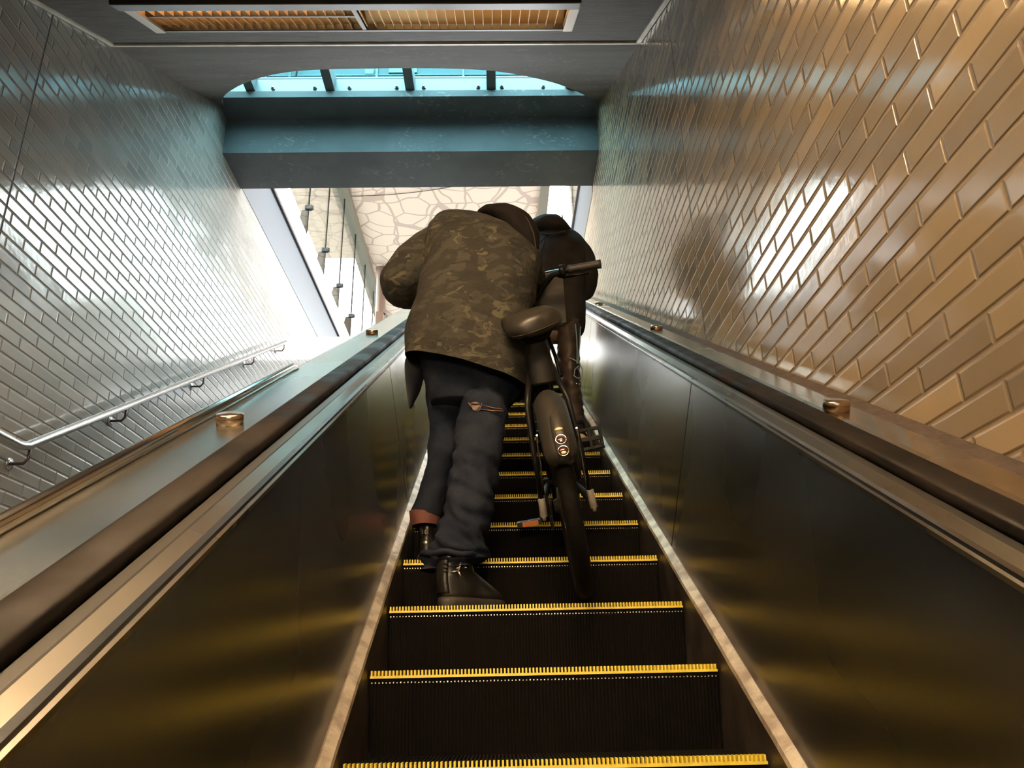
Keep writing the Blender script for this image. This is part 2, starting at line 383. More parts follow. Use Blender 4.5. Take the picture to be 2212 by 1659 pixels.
def tag(o, label, cat, group=None):
    o['label'] = label; o['category'] = cat
    if group: o['group'] = group
    return o
def struct(name, mb, mats, parent=None, **kw):
    o = mb.build(name, mats, parent, **kw)
    if not parent: o['kind'] = 'structure'
    return o
def sroot(name, loc=(0, 0, 0)):
    o = bpy.data.objects.new(name, None); C.objects.link(o); o.location = loc; o['kind'] = 'structure'; return o

# ------------------------------------------------------------------ the setting
XL, XR, HC = -2.5, 1.0, 1.415
XA, XB, H = -0.3435, 0.5861, 1.09          # step edges, depth of the nosing line below the camera
S0, SP = 1.603, 0.40                       # first nosing in view, step pitch along the slope
STREET = 4.68; LAND_Y = 10.2
def wall_poly(x, top):
    return [(x, -5, -5.5), (x, 11.5, -5.5), (x, 11.5, top), (x, 6.78, top), (x, 6.78, 5.45), (x, 4.3, 5.45), (x, 4.3, 4.6), (x, -5, -0.6)]
struct('wall_left', MB().prism(wall_poly(XL, 4.76), (-0.2, 0, 0)), 'tile_left')
struct('wall_right', MB().prism(wall_poly(XR, 4.66), (0.2, 0, 0)), 'tile_right')
struct('wall_back', MB().box((XL-0.2, -5.2, -5.5), (XR+0.2, -5.0, 0.5)), 'concrete')
struct('floor', MB().sbox(XL-0.2, XR+0.2, -6, 11.5, -2.2, -2.0), 'concrete')
# ceiling boards with openings for the lamps
LX0, LX1 = -2.03, 0.48; LS = [(4.60, 5.28), (1.70, 2.38), (-1.20, -0.52)]
mb = MB(); cuts = sorted(LS); prev = -7.0
for a, b in cuts:
    mb.sbox(XL, XR, prev, a, HC, HC+0.03)
    mb.sbox(XL, LX0, a, b, HC, HC+0.03); mb.sbox(LX1, XR, a, b, HC, HC+0.03); prev = b
mb.sbox(XL, XR, prev, 5.615, HC, HC+0.03)
struct('ceiling', mb, 'ceil_board')
# slab over the boards: keeps the sky out
mb = MB(); mb.sbox(XL-0.2, XR+0.2, -7, 5.8, HC+0.30, HC+0.36); mb.sbox(XL, XR, 5.63, 5.66, HC, HC+0.31)
struct('ceiling_slab', mb, 'dark_gap')
struct('trim_1', MB().sbox(XL, XR, 5.60, 5.632, HC-0.012, HC+0.01), 'trim_alu')
struct('trim_2', MB().sbox(XL+0.004, XL+0.034, -6, 5.632, HC-0.012, HC+0.01), 'trim_alu')
struct('trim_3', MB().sbox(XR-0.034, XR-0.004, -6, 5.632, HC-0.012, HC+0.01), 'trim_alu')
# soffit plate with the arched edge
arch = [(-2.50, 7.95), (-2.44, 7.66), (-2.37, 7.44), (-2.27, 7.23), (-2.14, 7.02), (-2.0, 6.83), (-1.82, 6.63), (-1.63, 6.48), (-1.45, 6.39), (-1.22, 6.345), (-0.9, 6.325), (-0.59, 6.322), (-0.3, 6.345), (-0.05, 6.40), (0.15, 6.51), (0.35, 6.68), (0.53, 6.88), (0.66, 7.08), (0.77, 7.27), (0.86, 7.45), (0.94, 7.63), (1.0, 7.80)]
arch2 = []
for i in range(len(arch)-1):
    g = [V((*arch[max(0, min(len(arch)-1, i+k))], 0)) for k in (-1, 0, 1, 2)]
    for k in range(5):
        t = k/5; q = 0.5*((2*g[1])+(-g[0]+g[2])*t+(2*g[0]-5*g[1]+4*g[2]-g[3])*t*t+(-g[0]+3*g[1]-3*g[2]+g[3])*t**3); arch2.append((q.x, q.y))
arch2.append(arch[-1])
mb = MB(); k = len(arch2); vs = []
for x, s in arch2: vs += [W(x, 5.64, HC), W(x, s, HC), W(x, 5.64, HC+0.04), W(x, s, HC+0.04)]
fs = []
for i in range(k-1):
    a, b = 4*i, 4*(i+1); fs += [(a, b, b+1, a+1), (a+2, a+3, b+3, b+2), (a+1, b+1, b+3, a+3), (a, a+2, b+2, b)]
fs += [(0, 1, 3, 2), (4*k-4, 4*k-2, 4*k-1, 4*k-3)]
struct('ceiling_soffit', mb.add(vs, fs), 'soffit_paint')
# cross beams under the skylight
struct('beam_lower', MB().box((XL, 6.215, 4.735), (XR, 6.78, 5.12)), 'beam_paint')
struct('beam_upper', MB().box((XL, 5.915, 5.115), (XR, 6.78, 5.185)), 'beam_paint')
# skylight
wr = sroot('window_1', (0, 5.9, 5.2))
MB().box((XL, 5.93, 5.185), (XR, 5.96, 5.335)).build('sill_strip', 'skylight_alu', wr)
MB().box((XL, 5.928, 5.335), (XR, 5.97, 5.346)).build('glazing_bar', 'rafter_paint', wr)
MB().box((XL, 5.926, 5.346), (XR, 5.965, 5.352)).build('glazing_bead', 'curb_white', wr)
for x in (-2.20, -1.475, -0.745, 0.0, 0.74):
    mb = MB(); mb.box((x-0.042, 4.30, 5.19), (x+0.042, 5.93, 5.352)); mb.build('rafter', 'rafter_paint', wr, bevel=0.004)
for x in (-2.0, -1.62, -1.30, -0.87, -0.62, -0.12, 0.10, 0.48, 0.70):
    mb = MB(); mb.lathe([(0.0, 0.0), (0.02, 0.0), (0.02, 0.006), (0.011, 0.008), (0.011, 0.03), (0.0, 0.03)], (x, 5.93, 5.225), (0, -1, 0), 14); mb.build('bolt', 'bolt_steel', wr)
MB().box((XL, 4.25, 5.353), (XR, 6.2, 5.362)).build('glass_pane', 'glass_cyan', wr)
MB().box((XL, 4.22, 4.3), (XR, 4.25, 5.42)).build('upstand', 'rafter_paint', wr)
MB().box((XL, 6.2, 5.18), (XR, 6.78, 5.42)).build('rear_curb', 'beam_paint', wr)
# street level round the stairwell
mb = MB()
mb.box((-40, -12, STREET-0.3), (XL-0.22, 60, STREET)); mb.box((XR+0.22, -12, STREET-0.3), (40, 60, STREET)); mb.box((XL-0.22, LAND_Y+1.3, STREET-0.3), (XR+0.22, 60, STREET))
mb.box((XL-0.22, -12, 5.43), (XR+0.22, 4.2, 5.5))
struct('street_pavement', mb, 'pavement')
struct('floor_landing', MB().box((XL, LAND_Y, STREET-0.35), (XR, LAND_Y+1.3, STREET-0.02)), 'pavement')
# parapet fascias above the tiles
for nm, x, sg, zt in (('wall_parapet_left', XL, -1, 4.76), ('wall_parapet_right', XR, 1, 4.66)):
    struct(nm, MB().box((min(x-sg*0.004, x+sg*0.2), 6.78, zt), (max(x-sg*0.004, x+sg*0.2), 24, 5.37)), 'panel_pale')
    struct('trim_4' if sg < 0 else 'trim_5', MB().box((min(x-sg*0.03, x+sg*0.24), 6.78, 5.37), (max(x-sg*0.03, x+sg*0.24), 24, 5.41)), 'ledge_dark')
struct('added_white_plate', MB().box((XL, LAND_Y-0.02, STREET-0.34), (XR, LAND_Y-0.001, STREET-0.015)), 'curb_white')  # added white plate: burnt-out daylight on the landing front put into its colour
# stair flight behind the balustrade
prof = []; n_st = 22; y0 = -2.2
mb = MB()
for i in range(n_st+14):
    y = -3.6+i*0.2885; z = y*0.57735-1.963
    if y > LAND_Y: break
    mb.box((XL, y, z-0.4), (-0.76, y+0.30, z))
struct('stairs', mb, 'concrete')

# ------------------------------------------------------------------ glass screen beside the stairwell
gs = sroot('window_2', (XL-0.1, 8, 5.41))
MB().box((XL-0.16, 6.78, 5.41), (XL-0.02, 24, 5.86)).build('curb', 'curb_white', gs)
jy = [7.45+1.165*i for i in range(13)]
for i in range(len(jy)-1):
    MB().box((XL-0.125, jy[i]+0.008, 5.86), (XL-0.110, jy[i+1]-0.008, 8.35)).build('glass_pane', 'glass_clear', gs)
for y in jy[1:-1]:
    MB().box((XL-0.127, y-0.010, 5.86), (XL-0.106, y+0.010, 8.35)).build('seal', 'seal_dark', gs)
    mb = MB(); mb.box((XL-0.16, y-0.03, 6.47), (XL-0.07, y+0.03, 6.53)); mb.lathe([(0, 0), (0.034, 0), (0.034, 0.03), (0, 0.03)], (XL-0.08, y, 6.50), (1, 0, 0), 16)
    mb.build('clip', 'clip_dark', gs)
    mb = MB(); mb.prism([(XL-0.16, y+0.13, 5.45), (XL-0.16, y+0.13, 6.55), (XL-0.24, y+0.13, 6.55), (XL-0.40, y+0.13, 5.9), (XL-0.40, y+0.13, 5.45)], (0, 0.03, 0)); mb.build('fin', 'fin_grey', gs)
gr = sroot('window_3', (XR+0.1, 8, 5.41))
jr = [7.9+1.6*i for i in range(9)]
for i in range(len(jr)-1):
    MB().box((XR+0.11, jr[i]+0.008, 5.41), (XR+0.125, jr[i+1]-0.008, 7.2)).build('glass_pane', 'glass_clear', gr)
for y in jr[1:-1]:
    MB().box((XR+0.108, y-0.008, 5.41), (XR+0.127, y+0.008, 7.2)).build('seal', 'seal_dark', gr)
# ------------------------------------------------------------------ canopy over the exit
cn = thing('canopy', 'cream street canopy with branching vein pattern above the escalator exit', 'canopy', (-0.9, 14, 8.35))
MB().box((-2.52, 9.0, 8.36), (0.85, 24, 8.44)).build('ceiling_panel', 'canopy_pattern', cn)
MB().box((-3.55, 9.0, 8.36), (-2.78, 14.4, 8.44)).build('side_panel', 'canopy_pattern', cn)
MB().box((-2.78, 9.0, 8.22), (-2.52, 24, 8.50)).build('edge_beam', 'steel_beam', cn)
MB().box((0.85, 9.0, 8.26), (1.0, 24, 8.50)).build('edge_beam', 'steel_beam', cn)
mb = MB(); mb.tube([(-2.52+0.12*i, 12.2-0.9*(i/28.)**2+0.0*i, 8.345) for i in range(28)], 0.006, 8); mb.build('cable', 'ledge_dark', cn)
col = thing('canopy_column', 'orange-brown steel column under the left canopy edge', 'column', (-2.30, 14.6, STREET))
MB().box((-2.38, 14.5, STREET), (-2.22, 14.75, 7.2)).build('post', 'column_orange', col, bevel=0.02)
mb = MB(); mb.lathe([(0.10, 0.0), (0.10, 0.9), (0.13, 1.03)], (-2.30, 14.62, 7.2), (0, 0, 1), 20); mb.build('capital', 'column_orange', col)
col = thing('canopy_column', 'pale beige steel column seen past the right end of the beam', 'column', (1.45, 12.2, STREET))
MB().box((1.38, 12.1, STREET), (1.54, 12.3, 10.4)).build('post', 'steel_beam', col, bevel=0.01)
# street backdrop that only shows in the glaze of the tiles
bl = thing('street_building', 'tan building front across the street right of the exit', 'building', (24, 20, STREET))
mb = MB(); mb.box((24, -10, STREET), (30, 45, 10.5)); mb.build('facade', 'facade', bl)
for i in range(8):
    for j in range(2):
        mb = MB(); mb.box((23.94, -7+6*i, STREET+0.8+2.6*j), (23.99, -3.5+6*i, STREET+2.6+2.6*j)); mb.build('window', 'fin_grey', bl)

fs_ = MB().box((-4.2, 8.9, 7.62), (2.2, 9.0, 9.3)).build('added_backdrop', 'backdrop_teal', cn)  # added board: hides the bright sky and tints the skylight view teal
mb = MB(); mb.box((-4.2, 8.88, 8.05), (2.2, 8.9, 8.065)); mb.box((-4.2, 8.88, 8.30), (2.2, 8.9, 8.34))
for k in range(6): mb.box((-4.0+1.2*k, 8.87, 7.62), (-3.97+1.2*k, 8.9, 9.3))
mb.build('backdrop_grid', 'backdrop_band', fs_)
for x, z, w, h in ((-1.42, 8.09, 0.20, 0.11), (-1.16, 8.09, 0.13, 0.10), (-1.75, 8.07, 0.12, 0.08), (0.3, 8.08, 0.16, 0.06)):
    MB().box((x, 8.872, z), (x+w, 8.9, z+h)).build('backdrop_pane', 'backdrop_pane', fs_)

# ------------------------------------------------------------------ ceiling lamps
def lamp(s0, s1, label, lit, tubem='tube_lit'):
    r = thing('ceiling_lamp', label, 'lamp', W((LX0+LX1)/2, (s0+s1)/2, HC), 'recessed ceiling lamps')
    n0, n1 = HC+0.001, HC+0.20; xm = (LX0+LX1)/2
    mb = MB(); t = 0.012
    mb.sbox(LX0+0.002, LX1-0.002, s0+0.002, s1-0.002, n1, n1+t); mb.sbox(LX0+0.002, LX0+t, s0+0.002, s1-0.002, n0, n1); mb.sbox(LX1-t, LX1-0.002, s0+0.002, s1-0.002, n0, n1)
    mb.sbox(LX0+t, LX1-t, s0+0.002, s0+t, n0, n1); mb.sbox(LX0+t, LX1-t, s1-t, s1-0.002, n0, n1)
    mb.build('housing', 'lamp_frame', r)
    for x0, x1 in ((LX0-0.03, LX0+0.03), (LX1-0.03, LX1+0.03)):
        MB().sbox(x0, x1, s0+0.16, s1, HC-0.022, HC-0.001).build('end_flange', 'lamp_flange', r, bevel=0.004)
    # dark cover bar hanging along the lower side
    MB().sbox(LX0-0.03, LX1+0.02, s0+0.05, s0+0.17, HC-0.04, HC-0.005).build('cover_bar', 'lamp_frame', r, bevel=0.006)
    MB().sbox(LX0, LX1, s1-0.025, s1+0.012, HC-0.014, HC+0.03).build('frame_bar', 'lamp_frame', r, bevel=0.004)
    MB().sbox(xm-0.012, xm+0.012, s0+0.15, s1-0.02, HC-0.012, HC+0.10).build('divider', 'lamp_frame', r)
    for half, (x0, x1) in enumerate(((LX0+0.02, xm-0.02), (xm+0.02, LX1-0.03))):
        on = lit[half]
        mb = MB(); mb.ext([(s0+0.19, HC+0.16), (s0+0.19, HC+0.17), (s1-0.02, HC+0.03), (s1-0.02, HC+0.02)], x0, x1, T=lambda a, q, b: W(q, a, b))
        mb.build('reflector', 'reflector', r)
        if half == 0:
            MB().sbox(x0, x1, s0+0.40, s0+0.425, HC-0.004, HC+0.05).build('louver_rail', 'lamp_frame', r)
        mb = MB(); k = 22
        for i in range(k+1):
            x = x0+(x1-x0)*i/k; mb.sbox(x-0.0012, x+0.0012, s0+0.19, s1-0.03, HC+0.0, HC+0.035 if half == 0 else HC+0.015)
        mb.build('louver', 'louver', r)
        for q in ((s0+0.30, HC+0.085), (s0+0.50, HC+0.085)):
            tb = MB(); tb.tube([W(x0+0.04, q[0], q[1]), W(x1-0.04, q[0], q[1])], 0.013, 12); tb.build('tube', tubem if on else 'tube_off', r)
            for x in (x0+0.02, x1-0.02):
                tb = MB(); tb.sbox(x-0.02, x+0.02, q[0]-0.02, q[0]+0.02, q[1]-0.02, q[1]+0.03); tb.build('socket', 'lamp_frame', r)
lamp(*LS[0], 'recessed lamp with gold louvers in the ceiling, just before the soffit', (True, True))
lamp(*LS[1], 'recessed lamp in the ceiling right above the viewpoint, fully lit', (True, True), 'tube_bright')
lamp(*LS[2], 'recessed lamp in the ceiling lower down behind the viewpoint, fully lit', (True, True), 'tube_bright')

# ------------------------------------------------------------------ escalator steps
NT = 97; PIT = (XB-XA)/NT
def make_step_parts():
    """meshes about a nosing at the origin"""
    w0, w1 = XA-0.121, XB-0.121
    out = []
    mb = MB()                                             # grooved tread
    mb.box((w0, 0.012, -0.04), (w1, 0.36, -0.012))
    for i in range(NT): x = w0+PIT*(i+0.25); mb.box((x, 0.021, -0.013), (x+PIT*0.5, 0.355, -0.002))
    out.append(('tread', mb, 'step_black'))
    mb = MB()                                             # cleated riser, gently curved
    pr = [(0.010, -0.010), (0.010, -0.030), (0.022, -0.09), (0.044, -0.215), (0.06, -0.215), (0.038, -0.09), (0.03, -0.012)]
    mb.ext(pr, w0, w1, T=lambda a, q, b: V((q, a, b)))
    for i in range(NT):
        x = w0+PIT*(i+0.28); d = PIT*0.44
        mb.ext([(0.004, -0.024), (0.016, -0.09), (0.038, -0.21), (0.048, -0.21), (0.026, -0.09), (0.014, -0.024)], x, x+d, T=lambda a, q, b: V((q, a, b)))
    for i in range(NT):                                   # worn bright tops of the cleats
        x = w0+PIT*(i+0.34); mb.box((x, 0.0035, -0.0245), (x+PIT*0.3, 0.012, -0.0205-0.002*random.random()), 1)
    out.append(('riser', mb, ['step_riser', 'step_worn']))
    mb = MB()                                             # yellow edge: bar and teeth
    mb.box((w0, -0.002, -0.012), (w1, 0.020, -0.0055))
    for i in range(NT): x = w0+PIT*(i+0.22); mb.box((x, -0.003, -0.006), (x+PIT*0.44, 0.020, 0.0075))
    out.append(('yellow_edge', mb, 'step_yellow'))
    return out
ORD = ['first', 'second', 'third', 'fourth', 'fifth', 'sixth', 'seventh', 'eighth', 'ninth', 'tenth', 'eleventh', 'twelfth', 'thirteenth', 'fourteenth', 'fifteenth', 'sixteenth', 'seventeenth', 'eighteenth', 'nineteenth', 'twentieth']
def step_label(i):
    ex = {0: ' at the bottom edge', 2: ' under the planted black sneaker', 3: ' under the raised sneaker', 8: ' under the cream-soled shoes'}
    return 'black grooved escalator step, %s yellow edge from the bottom%s' % (ORD[i], ex.get(i, ''))
parts0 = make_step_parts(); proto = None
for i in range(0, 20):
    p = W(0.121, S0+SP*i, -H)
    st = thing('escalator_step', step_label(i), 'step', p, 'escalator steps')
    if proto is None:
        proto = st
        for nm, mb, mt in parts0:
            mb.v = [v+p for v in mb.v]; mb.build(nm, mt, st)
    else:
        for ch in proto.children:
            c = ch.copy(); c.parent = st; C.objects.link(c)

# ------------------------------------------------------------------ balustrades
BS0, BS1 = -4.0, 10.4
def balustrade(side):
    sg = -1 if side == 'left' else 1; e = XA if sg < 0 else XB
    X = lambda o: e+sg*o
    lab = {'left': 'dark steel escalator side with pale deck and guard tube, left of steps', 'right': 'dark steel escalator side with brown deck against the tan tiles, right of steps'}[side]
    r = thing('escalator_balustrade', lab, 'balustrade', W(X(0.1), 0.0, -H), 'escalator sides')
    MB().ext([(X(0.006), -1.30), (X(0.006), -1.035), (X(0.022), -1.035), (X(0.022), -1.30)], BS0, BS1).build('skirt_panel', 'skirt_metal', r)
    # battered edge strip
    mb = MB(); k = 180
    vs = []; fs = []
    for j in range(k+1):
        s = BS0+(BS1-BS0)*j/k; w = 0.0022*mnoise.noise(V((s*2.2, sg*3, 0)))+0.0012*mnoise.noise(V((s*9, sg, 4)))
        for a, b in ((0.004+w, -1.040), (0.006+w*1.5, -1.028+w), (0.029+w*0.5, -1.014+w), (0.036, -1.022), (0.036, -1.040)): vs.append(W(X(a), s, b))
    for j in range(k):
        for q in range(5): fs.append((j*5+q, j*5+(q+1) % 5, (j+1)*5+(q+1) % 5, (j+1)*5+q))
    mb.add(vs, fs+[(0, 1, 2, 3, 4), (k*5+4, k*5+3, k*5+2, k*5+1, k*5)]).build('edge_strip', 'strip_alu', r)
    js = [BS0, -0.15, 2.73, 5.6, 8.4, BS1] if sg > 0 else [BS0, -0.6, 3.30, 6.2, BS1]
    for a, b in zip(js[:-1], js[1:]):
        MB().ext([(X(0.034), -1.035), (X(0.094), -0.415), (X(0.108), -0.415), (X(0.048), -1.035)], a+0.005, b-0.005).build('inner_panel', 'panel_steel', r)
    MB().ext([(X(0.05), -1.30), (X(0.05), -1.03), (X(0.11), -0.42), (X(0.13), -0.42), (X(0.13), -1.30)], BS0, BS1).build('core', 'black_track', r)
    MB().ext([(X(0.088), -0.432), (X(0.088), -0.424), (X(0.094), -0.421), (X(0.132), -0.4065), (X(0.136), -0.41), (X(0.136), -0.432)], BS0, BS1).build('moulding', 'moulding_steel', r)
    MB().ext([(X(0.136), -0.44), (X(0.136), -0.418), (X(0.143), -0.412), (X(0.163), -0.411), (X(0.166), -0.425), (X(0.19), -0.425), (X(0.19), -0.408), (X(0.22), -0.408), (X(0.22), -0.425), (X(0.246), -0.425), (X(0.246), -0.44)], BS0, BS1).build('handrail_track', 'track_grey', r)
    if sg < 0:
        MB().ext([(X(0.246), -0.44), (X(0.246), -0.412), (X(0.254), -0.402), (X(0.400), -0.402), (X(0.42), -0.406), (X(0.42), -1.30), (X(0.40), -1.30), (X(0.40), -0.44)], BS0, BS1).build('deck', 'deck_steel', r)
        path = [W(-0.750, BS0, -0.388), W(-0.750, 2.95, -0.388), W(-0.750, 2.99, -0.391), W(-0.750, 3.01, -0.402), W(-0.750, 3.013, -0.43)]
        mb = MB(); mb.tube(path, 0.0145, 18); mb.build('guard_tube', 'tube_steel', r)
        ks = [(-0.662, 1.98), (-0.668, 4.39), (-0.668, 6.8), (-0.668, 9.1)]
    else:
        MB().ext([(X(0.246), -0.44), (X(0.246), -0.416), (X(0.285), -0.402), (XR-0.002, -0.402), (XR-0.002, -0.44)], BS0, BS1).build('deck', 'deck_brown', r)
        MB().ext([(0.955, -0.4025), (0.960, -0.400), (0.985, -0.396), (XR-0.001, -0.392), (XR-0.001, -0.4025)], BS0, 10.0).build('base_trim', 'grout', r)
        ks = [(0.890, 2.045), (0.898, 4.43), (0.90, 6.90), (0.90, 9.2)]
    for x, s in ks:
        mb = MB(); mb.lathe([(0, 0), (0.034, 0), (0.034, 0.024), (0.031, 0.028), (0.0, 0.029)], W(x, s, -0.402), NV, 28); mb.build('deck_knob', 'knob_metal', r)
    # moving handrail belt
    cx0 = X(0.206)
    pr = [(cx0+0.038*cos(pi*q/20), -0.400+0.0155*max(0, sin(pi*q/20))**0.55) for q in range(21)]
    pr += [(cx0-0.039, -0.412), (cx0-0.027, -0.417), (cx0-0.026, -0.407), (cx0+0.026, -0.407), (cx0+0.027, -0.417), (cx0+0.039, -0.412)]
    hb = MB().ext(pr, BS0, BS1, sm=True).build('escalator_handrail', 'rubber')
    tag(hb, {'left': 'worn black rubber handrail on the left escalator side', 'right': 'shiny black rubber handrail on the right escalator side'}[side], 'handrail', 'escalator handrails')
balustrade('left'); balustrade('right')

# ------------------------------------------------------------------ stair handrail on the left wall
hr = thing('wall_handrail', 'polished steel stair handrail on brackets along the left tiled wall', 'handrail', W(XL+0.09, 4, -0.93))
mb = MB(); R0 = W(XL+0.095, 4.04, -0.925)
mb.tube([R0+V((0, -1.2, 0.0)), R0+V((0, -0.06, 0)), R0+V((0, -0.02, 0.004)), R0+DV*0.04, W(XL+0.095, 9.25, -0.925)], 0.024, 18); mb.build('rail', 'rail_steel', hr)
for s in (4.10, 5.20, 6.62, 8.03, 9.2):
    b0 = W(XL+0.095, s, -0.949)
    mb = MB(); mb.tube([b0, b0+V((0, 0, -0.05)), b0+V((-0.02, 0, -0.075)), b0+V((-0.093, 0, -0.075))], 0.008, 10); mb.build('bracket', 'bracket_dark', hr)
    mb = MB(); mb.lathe([(0, 0), (0.032, 0), (0.032, 0.008), (0.012, 0.012), (0, 0.012)], b0+V((-0.0949, 0, -0.075)), (1, 0, 0), 18); mb.build('bracket_plate', 'rail_steel', hr)

# ------------------------------------------------------------------ helpers for cloth and bodies
def pxring(l, r, Y, b, Yr=None, tilt=0.0):
    """ring through the left and right outline points of a figure at depth Y"""
    L = at(l[0], l[1], Y); R = at(r[0], r[1], Yr or Y); a = (R-L)/2
    d = V((0, 1, 0)); d = (d-a*(d.dot(a)/a.dot(a))).normalized()
    d = (d+V((0, 0, tilt))).normalized()
    return ((L+R)/2, a, d*b)
def wrinkle(amp, sc, seed=0.0, st=(1, 1, 1)):
    def f(p, n, u, q):
        w = mnoise.noise(V((p.x*sc*st[0]+seed, p.y*sc*st[1], p.z*sc*st[2]+seed*2)))+0.5*mnoise.noise(V((p.x*sc*2.3*st[0]-seed, p.y*sc*2.3*st[1], p.z*sc*2.3*st[2])))
        return p+n*(amp*w)
    return f
def skin_body(name, m, verts, edges, radii, parent, sub=2, root=0):
    me = bpy.data.meshes.new(name); off = parent_loc(parent)
    me.from_pydata([tuple(V(v)-off) for v in verts], edges, []); me.materials.append(M[m])
    o = bpy.data.objects.new(name, me); C.objects.link(o); o.parent = parent
    sk = o.modifiers.new('skin', 'SKIN'); sk.use_smooth_shade = True; sk.branch_smoothing = 0.4
    for i, r in enumerate(radii):
        rr = r if isinstance(r, tuple) else (r, r); me.skin_vertices[0].data[i].radius = rr
    me.skin_vertices[0].data[root].use_root = True
    ss = o.modifiers.new('subdivision', 'SUBSURF'); ss.levels = sub; ss.render_levels = sub
    return o
class Skel:
    def __init__(s): s.v = []; s.e = []; s.r = []
    def chain(s, pts, start=None):
        prev = start
        for p, r in pts:
            s.v.append(V(p)); s.r.append(r); i = len(s.v)-1
            if prev is not None: s.e.append((prev, i))
            prev = i
        return prev
def hand(sk, wrist_i, wrist, palm_dir, knuckle_dir, curl_dir):
    """five bent fingers of unequal length rooted in the palm, curling towards curl_dir"""
    pd, kd, cd2 = V(palm_dir).normalized(), V(knuckle_dir).normalized(), V(curl_dir).normalized()
    w = V(wrist); palm = w+pd*0.05
    pi_ = sk.chain([(palm, (0.030, 0.016))], wrist_i)
    for k, ln in enumerate((0.078, 0.088, 0.082, 0.064)):
        b = w+pd*0.088+kd*(0.033-0.022*k)
        sk.chain([(b, 0.0098), (b+pd*ln*0.36+cd2*ln*0.18, 0.0090), (b+pd*ln*0.46+cd2*ln*0.56, 0.0084), (b+pd*ln*0.18+cd2*ln*0.78, 0.0075)], pi_)
    t0 = w+pd*0.03+kd*0.034
    sk.chain([(t0, 0.012), (t0+pd*0.030+kd*0.018+cd2*0.014, 0.0105), (t0+pd*0.044+kd*0.008+cd2*0.046, 0.009)], wrist_i)
def face(parent_body, head_c, fwd, up, side, hr):
    """eyes, ears, nose and lips on a head"""
    h = V(head_c)
    mb = MB()
    mb.ell(h+fwd*hr*0.98-up*hr*0.18, 0.016, 0.020, 0.026, (side, fwd, up), 12, 8)
    mb.ell(h+fwd*hr*0.88-up*hr*0.52, 0.026, 0.012, 0.009, (side, fwd, up), 12, 8)
    for sg in (-1, 1): mb.ell(h+side*sg*hr*0.86-up*hr*0.05-fwd*hr*0.05, 0.010, 0.020, 0.032, (side, fwd, up), 12, 8)
    return mb
def sneaker(name, parent, heel, yaw, mats, L=0.30, Wd=0.108, high=0.135, sole=0.032):
    """high-top shoe: heel point on the tread, toe direction turned by yaw from straight ahead"""
    h = V(heel); f = V((sin(yaw), cos(yaw), 0)); r = V((cos(yaw), -sin(yaw), 0)); z = V((0, 0, 1))
    def outline(t, k, z0, back=0.0, front=1.0):      # t angle; footprint of a shoe scaled by k
        x = cos(t)*0.5*Wd*k; y = sin(t)
        yy = back+(front-back)*(0.5+0.5*y)
        wf = 0.80+0.22*math.exp(-((yy-0.70)/0.22)**2)-0.10*math.exp(-((yy-0.40)/0.15)**2)
        return h+f*(yy*L)+r*(x*wf*1.05)+z*z0
    root = MB(); N = 36
    def rings(mb, spec, mi=0, cap=True):
        vs = []
        for (k, z0, b, fr) in spec:
            for i in range(N): vs.append(outline(2*pi*i/N, k, z0(0.5+0.5*sin(2*pi*i/N)) if callable(z0) else z0, b, fr))
        fs = []
        for j in range(len(spec)-1):
            for i in range(N): fs.append((j*N+i, j*N+(i+1) % N, (j+1)*N+(i+1) % N, (j+1)*N+i))
        mb.add(vs, fs, mi, True); o = len(mb.v)-len(vs)
        if cap:
            mb.f.append([o+i for i in reversed(range(N))]); mb.f.append([o+(len(spec)-1)*N+i for i in range(N)]); mb.mi += [mi]*2; mb.sm += [False]*2
    up = MB()
    rings(up, [(0.97, sole*0.8, 0.015, 0.985), (0.99, lambda t: sole+0.018-0.004*t, 0.01, 0.975), (0.93, lambda t: sole+0.045-0.018*t, 0.015, 0.93), (0.84, lambda t: sole+0.068-0.02*t, 0.022, 0.78), (0.76, sole+0.078, 0.03, 0.60), (0.72, sole+0.098, 0.025, 0.48), (0.74, high-0.010, 0.012, 0.43), (0.72, high, 0.010, 0.43)])
    u = up.build(name, mats[0], parent)
    so = MB(); rings(so, [(1.0, 0.0, 0.0, 0.97), (1.06, 0.006, -0.012, 0.99), (1.07, lambda t: sole*0.75+0.010*max(0, t-0.8), -0.016, 1.0), (1.01, lambda t: sole+0.006+0.012*max(0, t-0.8), 0.0, 0.99)])
    so.build('sole', mats[1], u)
    return u, h, f, r, z

# ------------------------------------------------------------------ person pushing the bicycle
p1 = thing('person', 'person in camouflage jacket and ripped jeans pushing a black bicycle up the escalator', 'person', V((-0.17, 2.85, 0.258)))
jk = MB()
Yb = 2.80
J = [pxring((876, 771), (1163, 860), 2.82, 0.155),
     pxring((880, 732), (1156, 802), 2.82, 0.16),
     pxring((888, 690), (1146, 735), 2.83, 0.165),
     pxring((899, 640), (1146, 672), 2.85, 0.165),
     pxring((909, 592), (1160, 622), 2.87, 0.16),
     pxring((915, 548), (1172, 582), 2.90, 0.155),
     pxring((922, 510), (1172, 556), 2.92, 0.145),
     pxring((934, 482), (1160, 534), 2.95, 0.125),
     pxring((950, 467), (1130, 508), 2.98, 0.095),
     pxring((978, 462), (1092, 486), 3.00, 0.055)]
jk.loft(J, seg=64, sub=6, cap0=False, pw=2.3, fn=wrinkle(0.016, 7.5, 1.3, (1, 1, 0.7)))
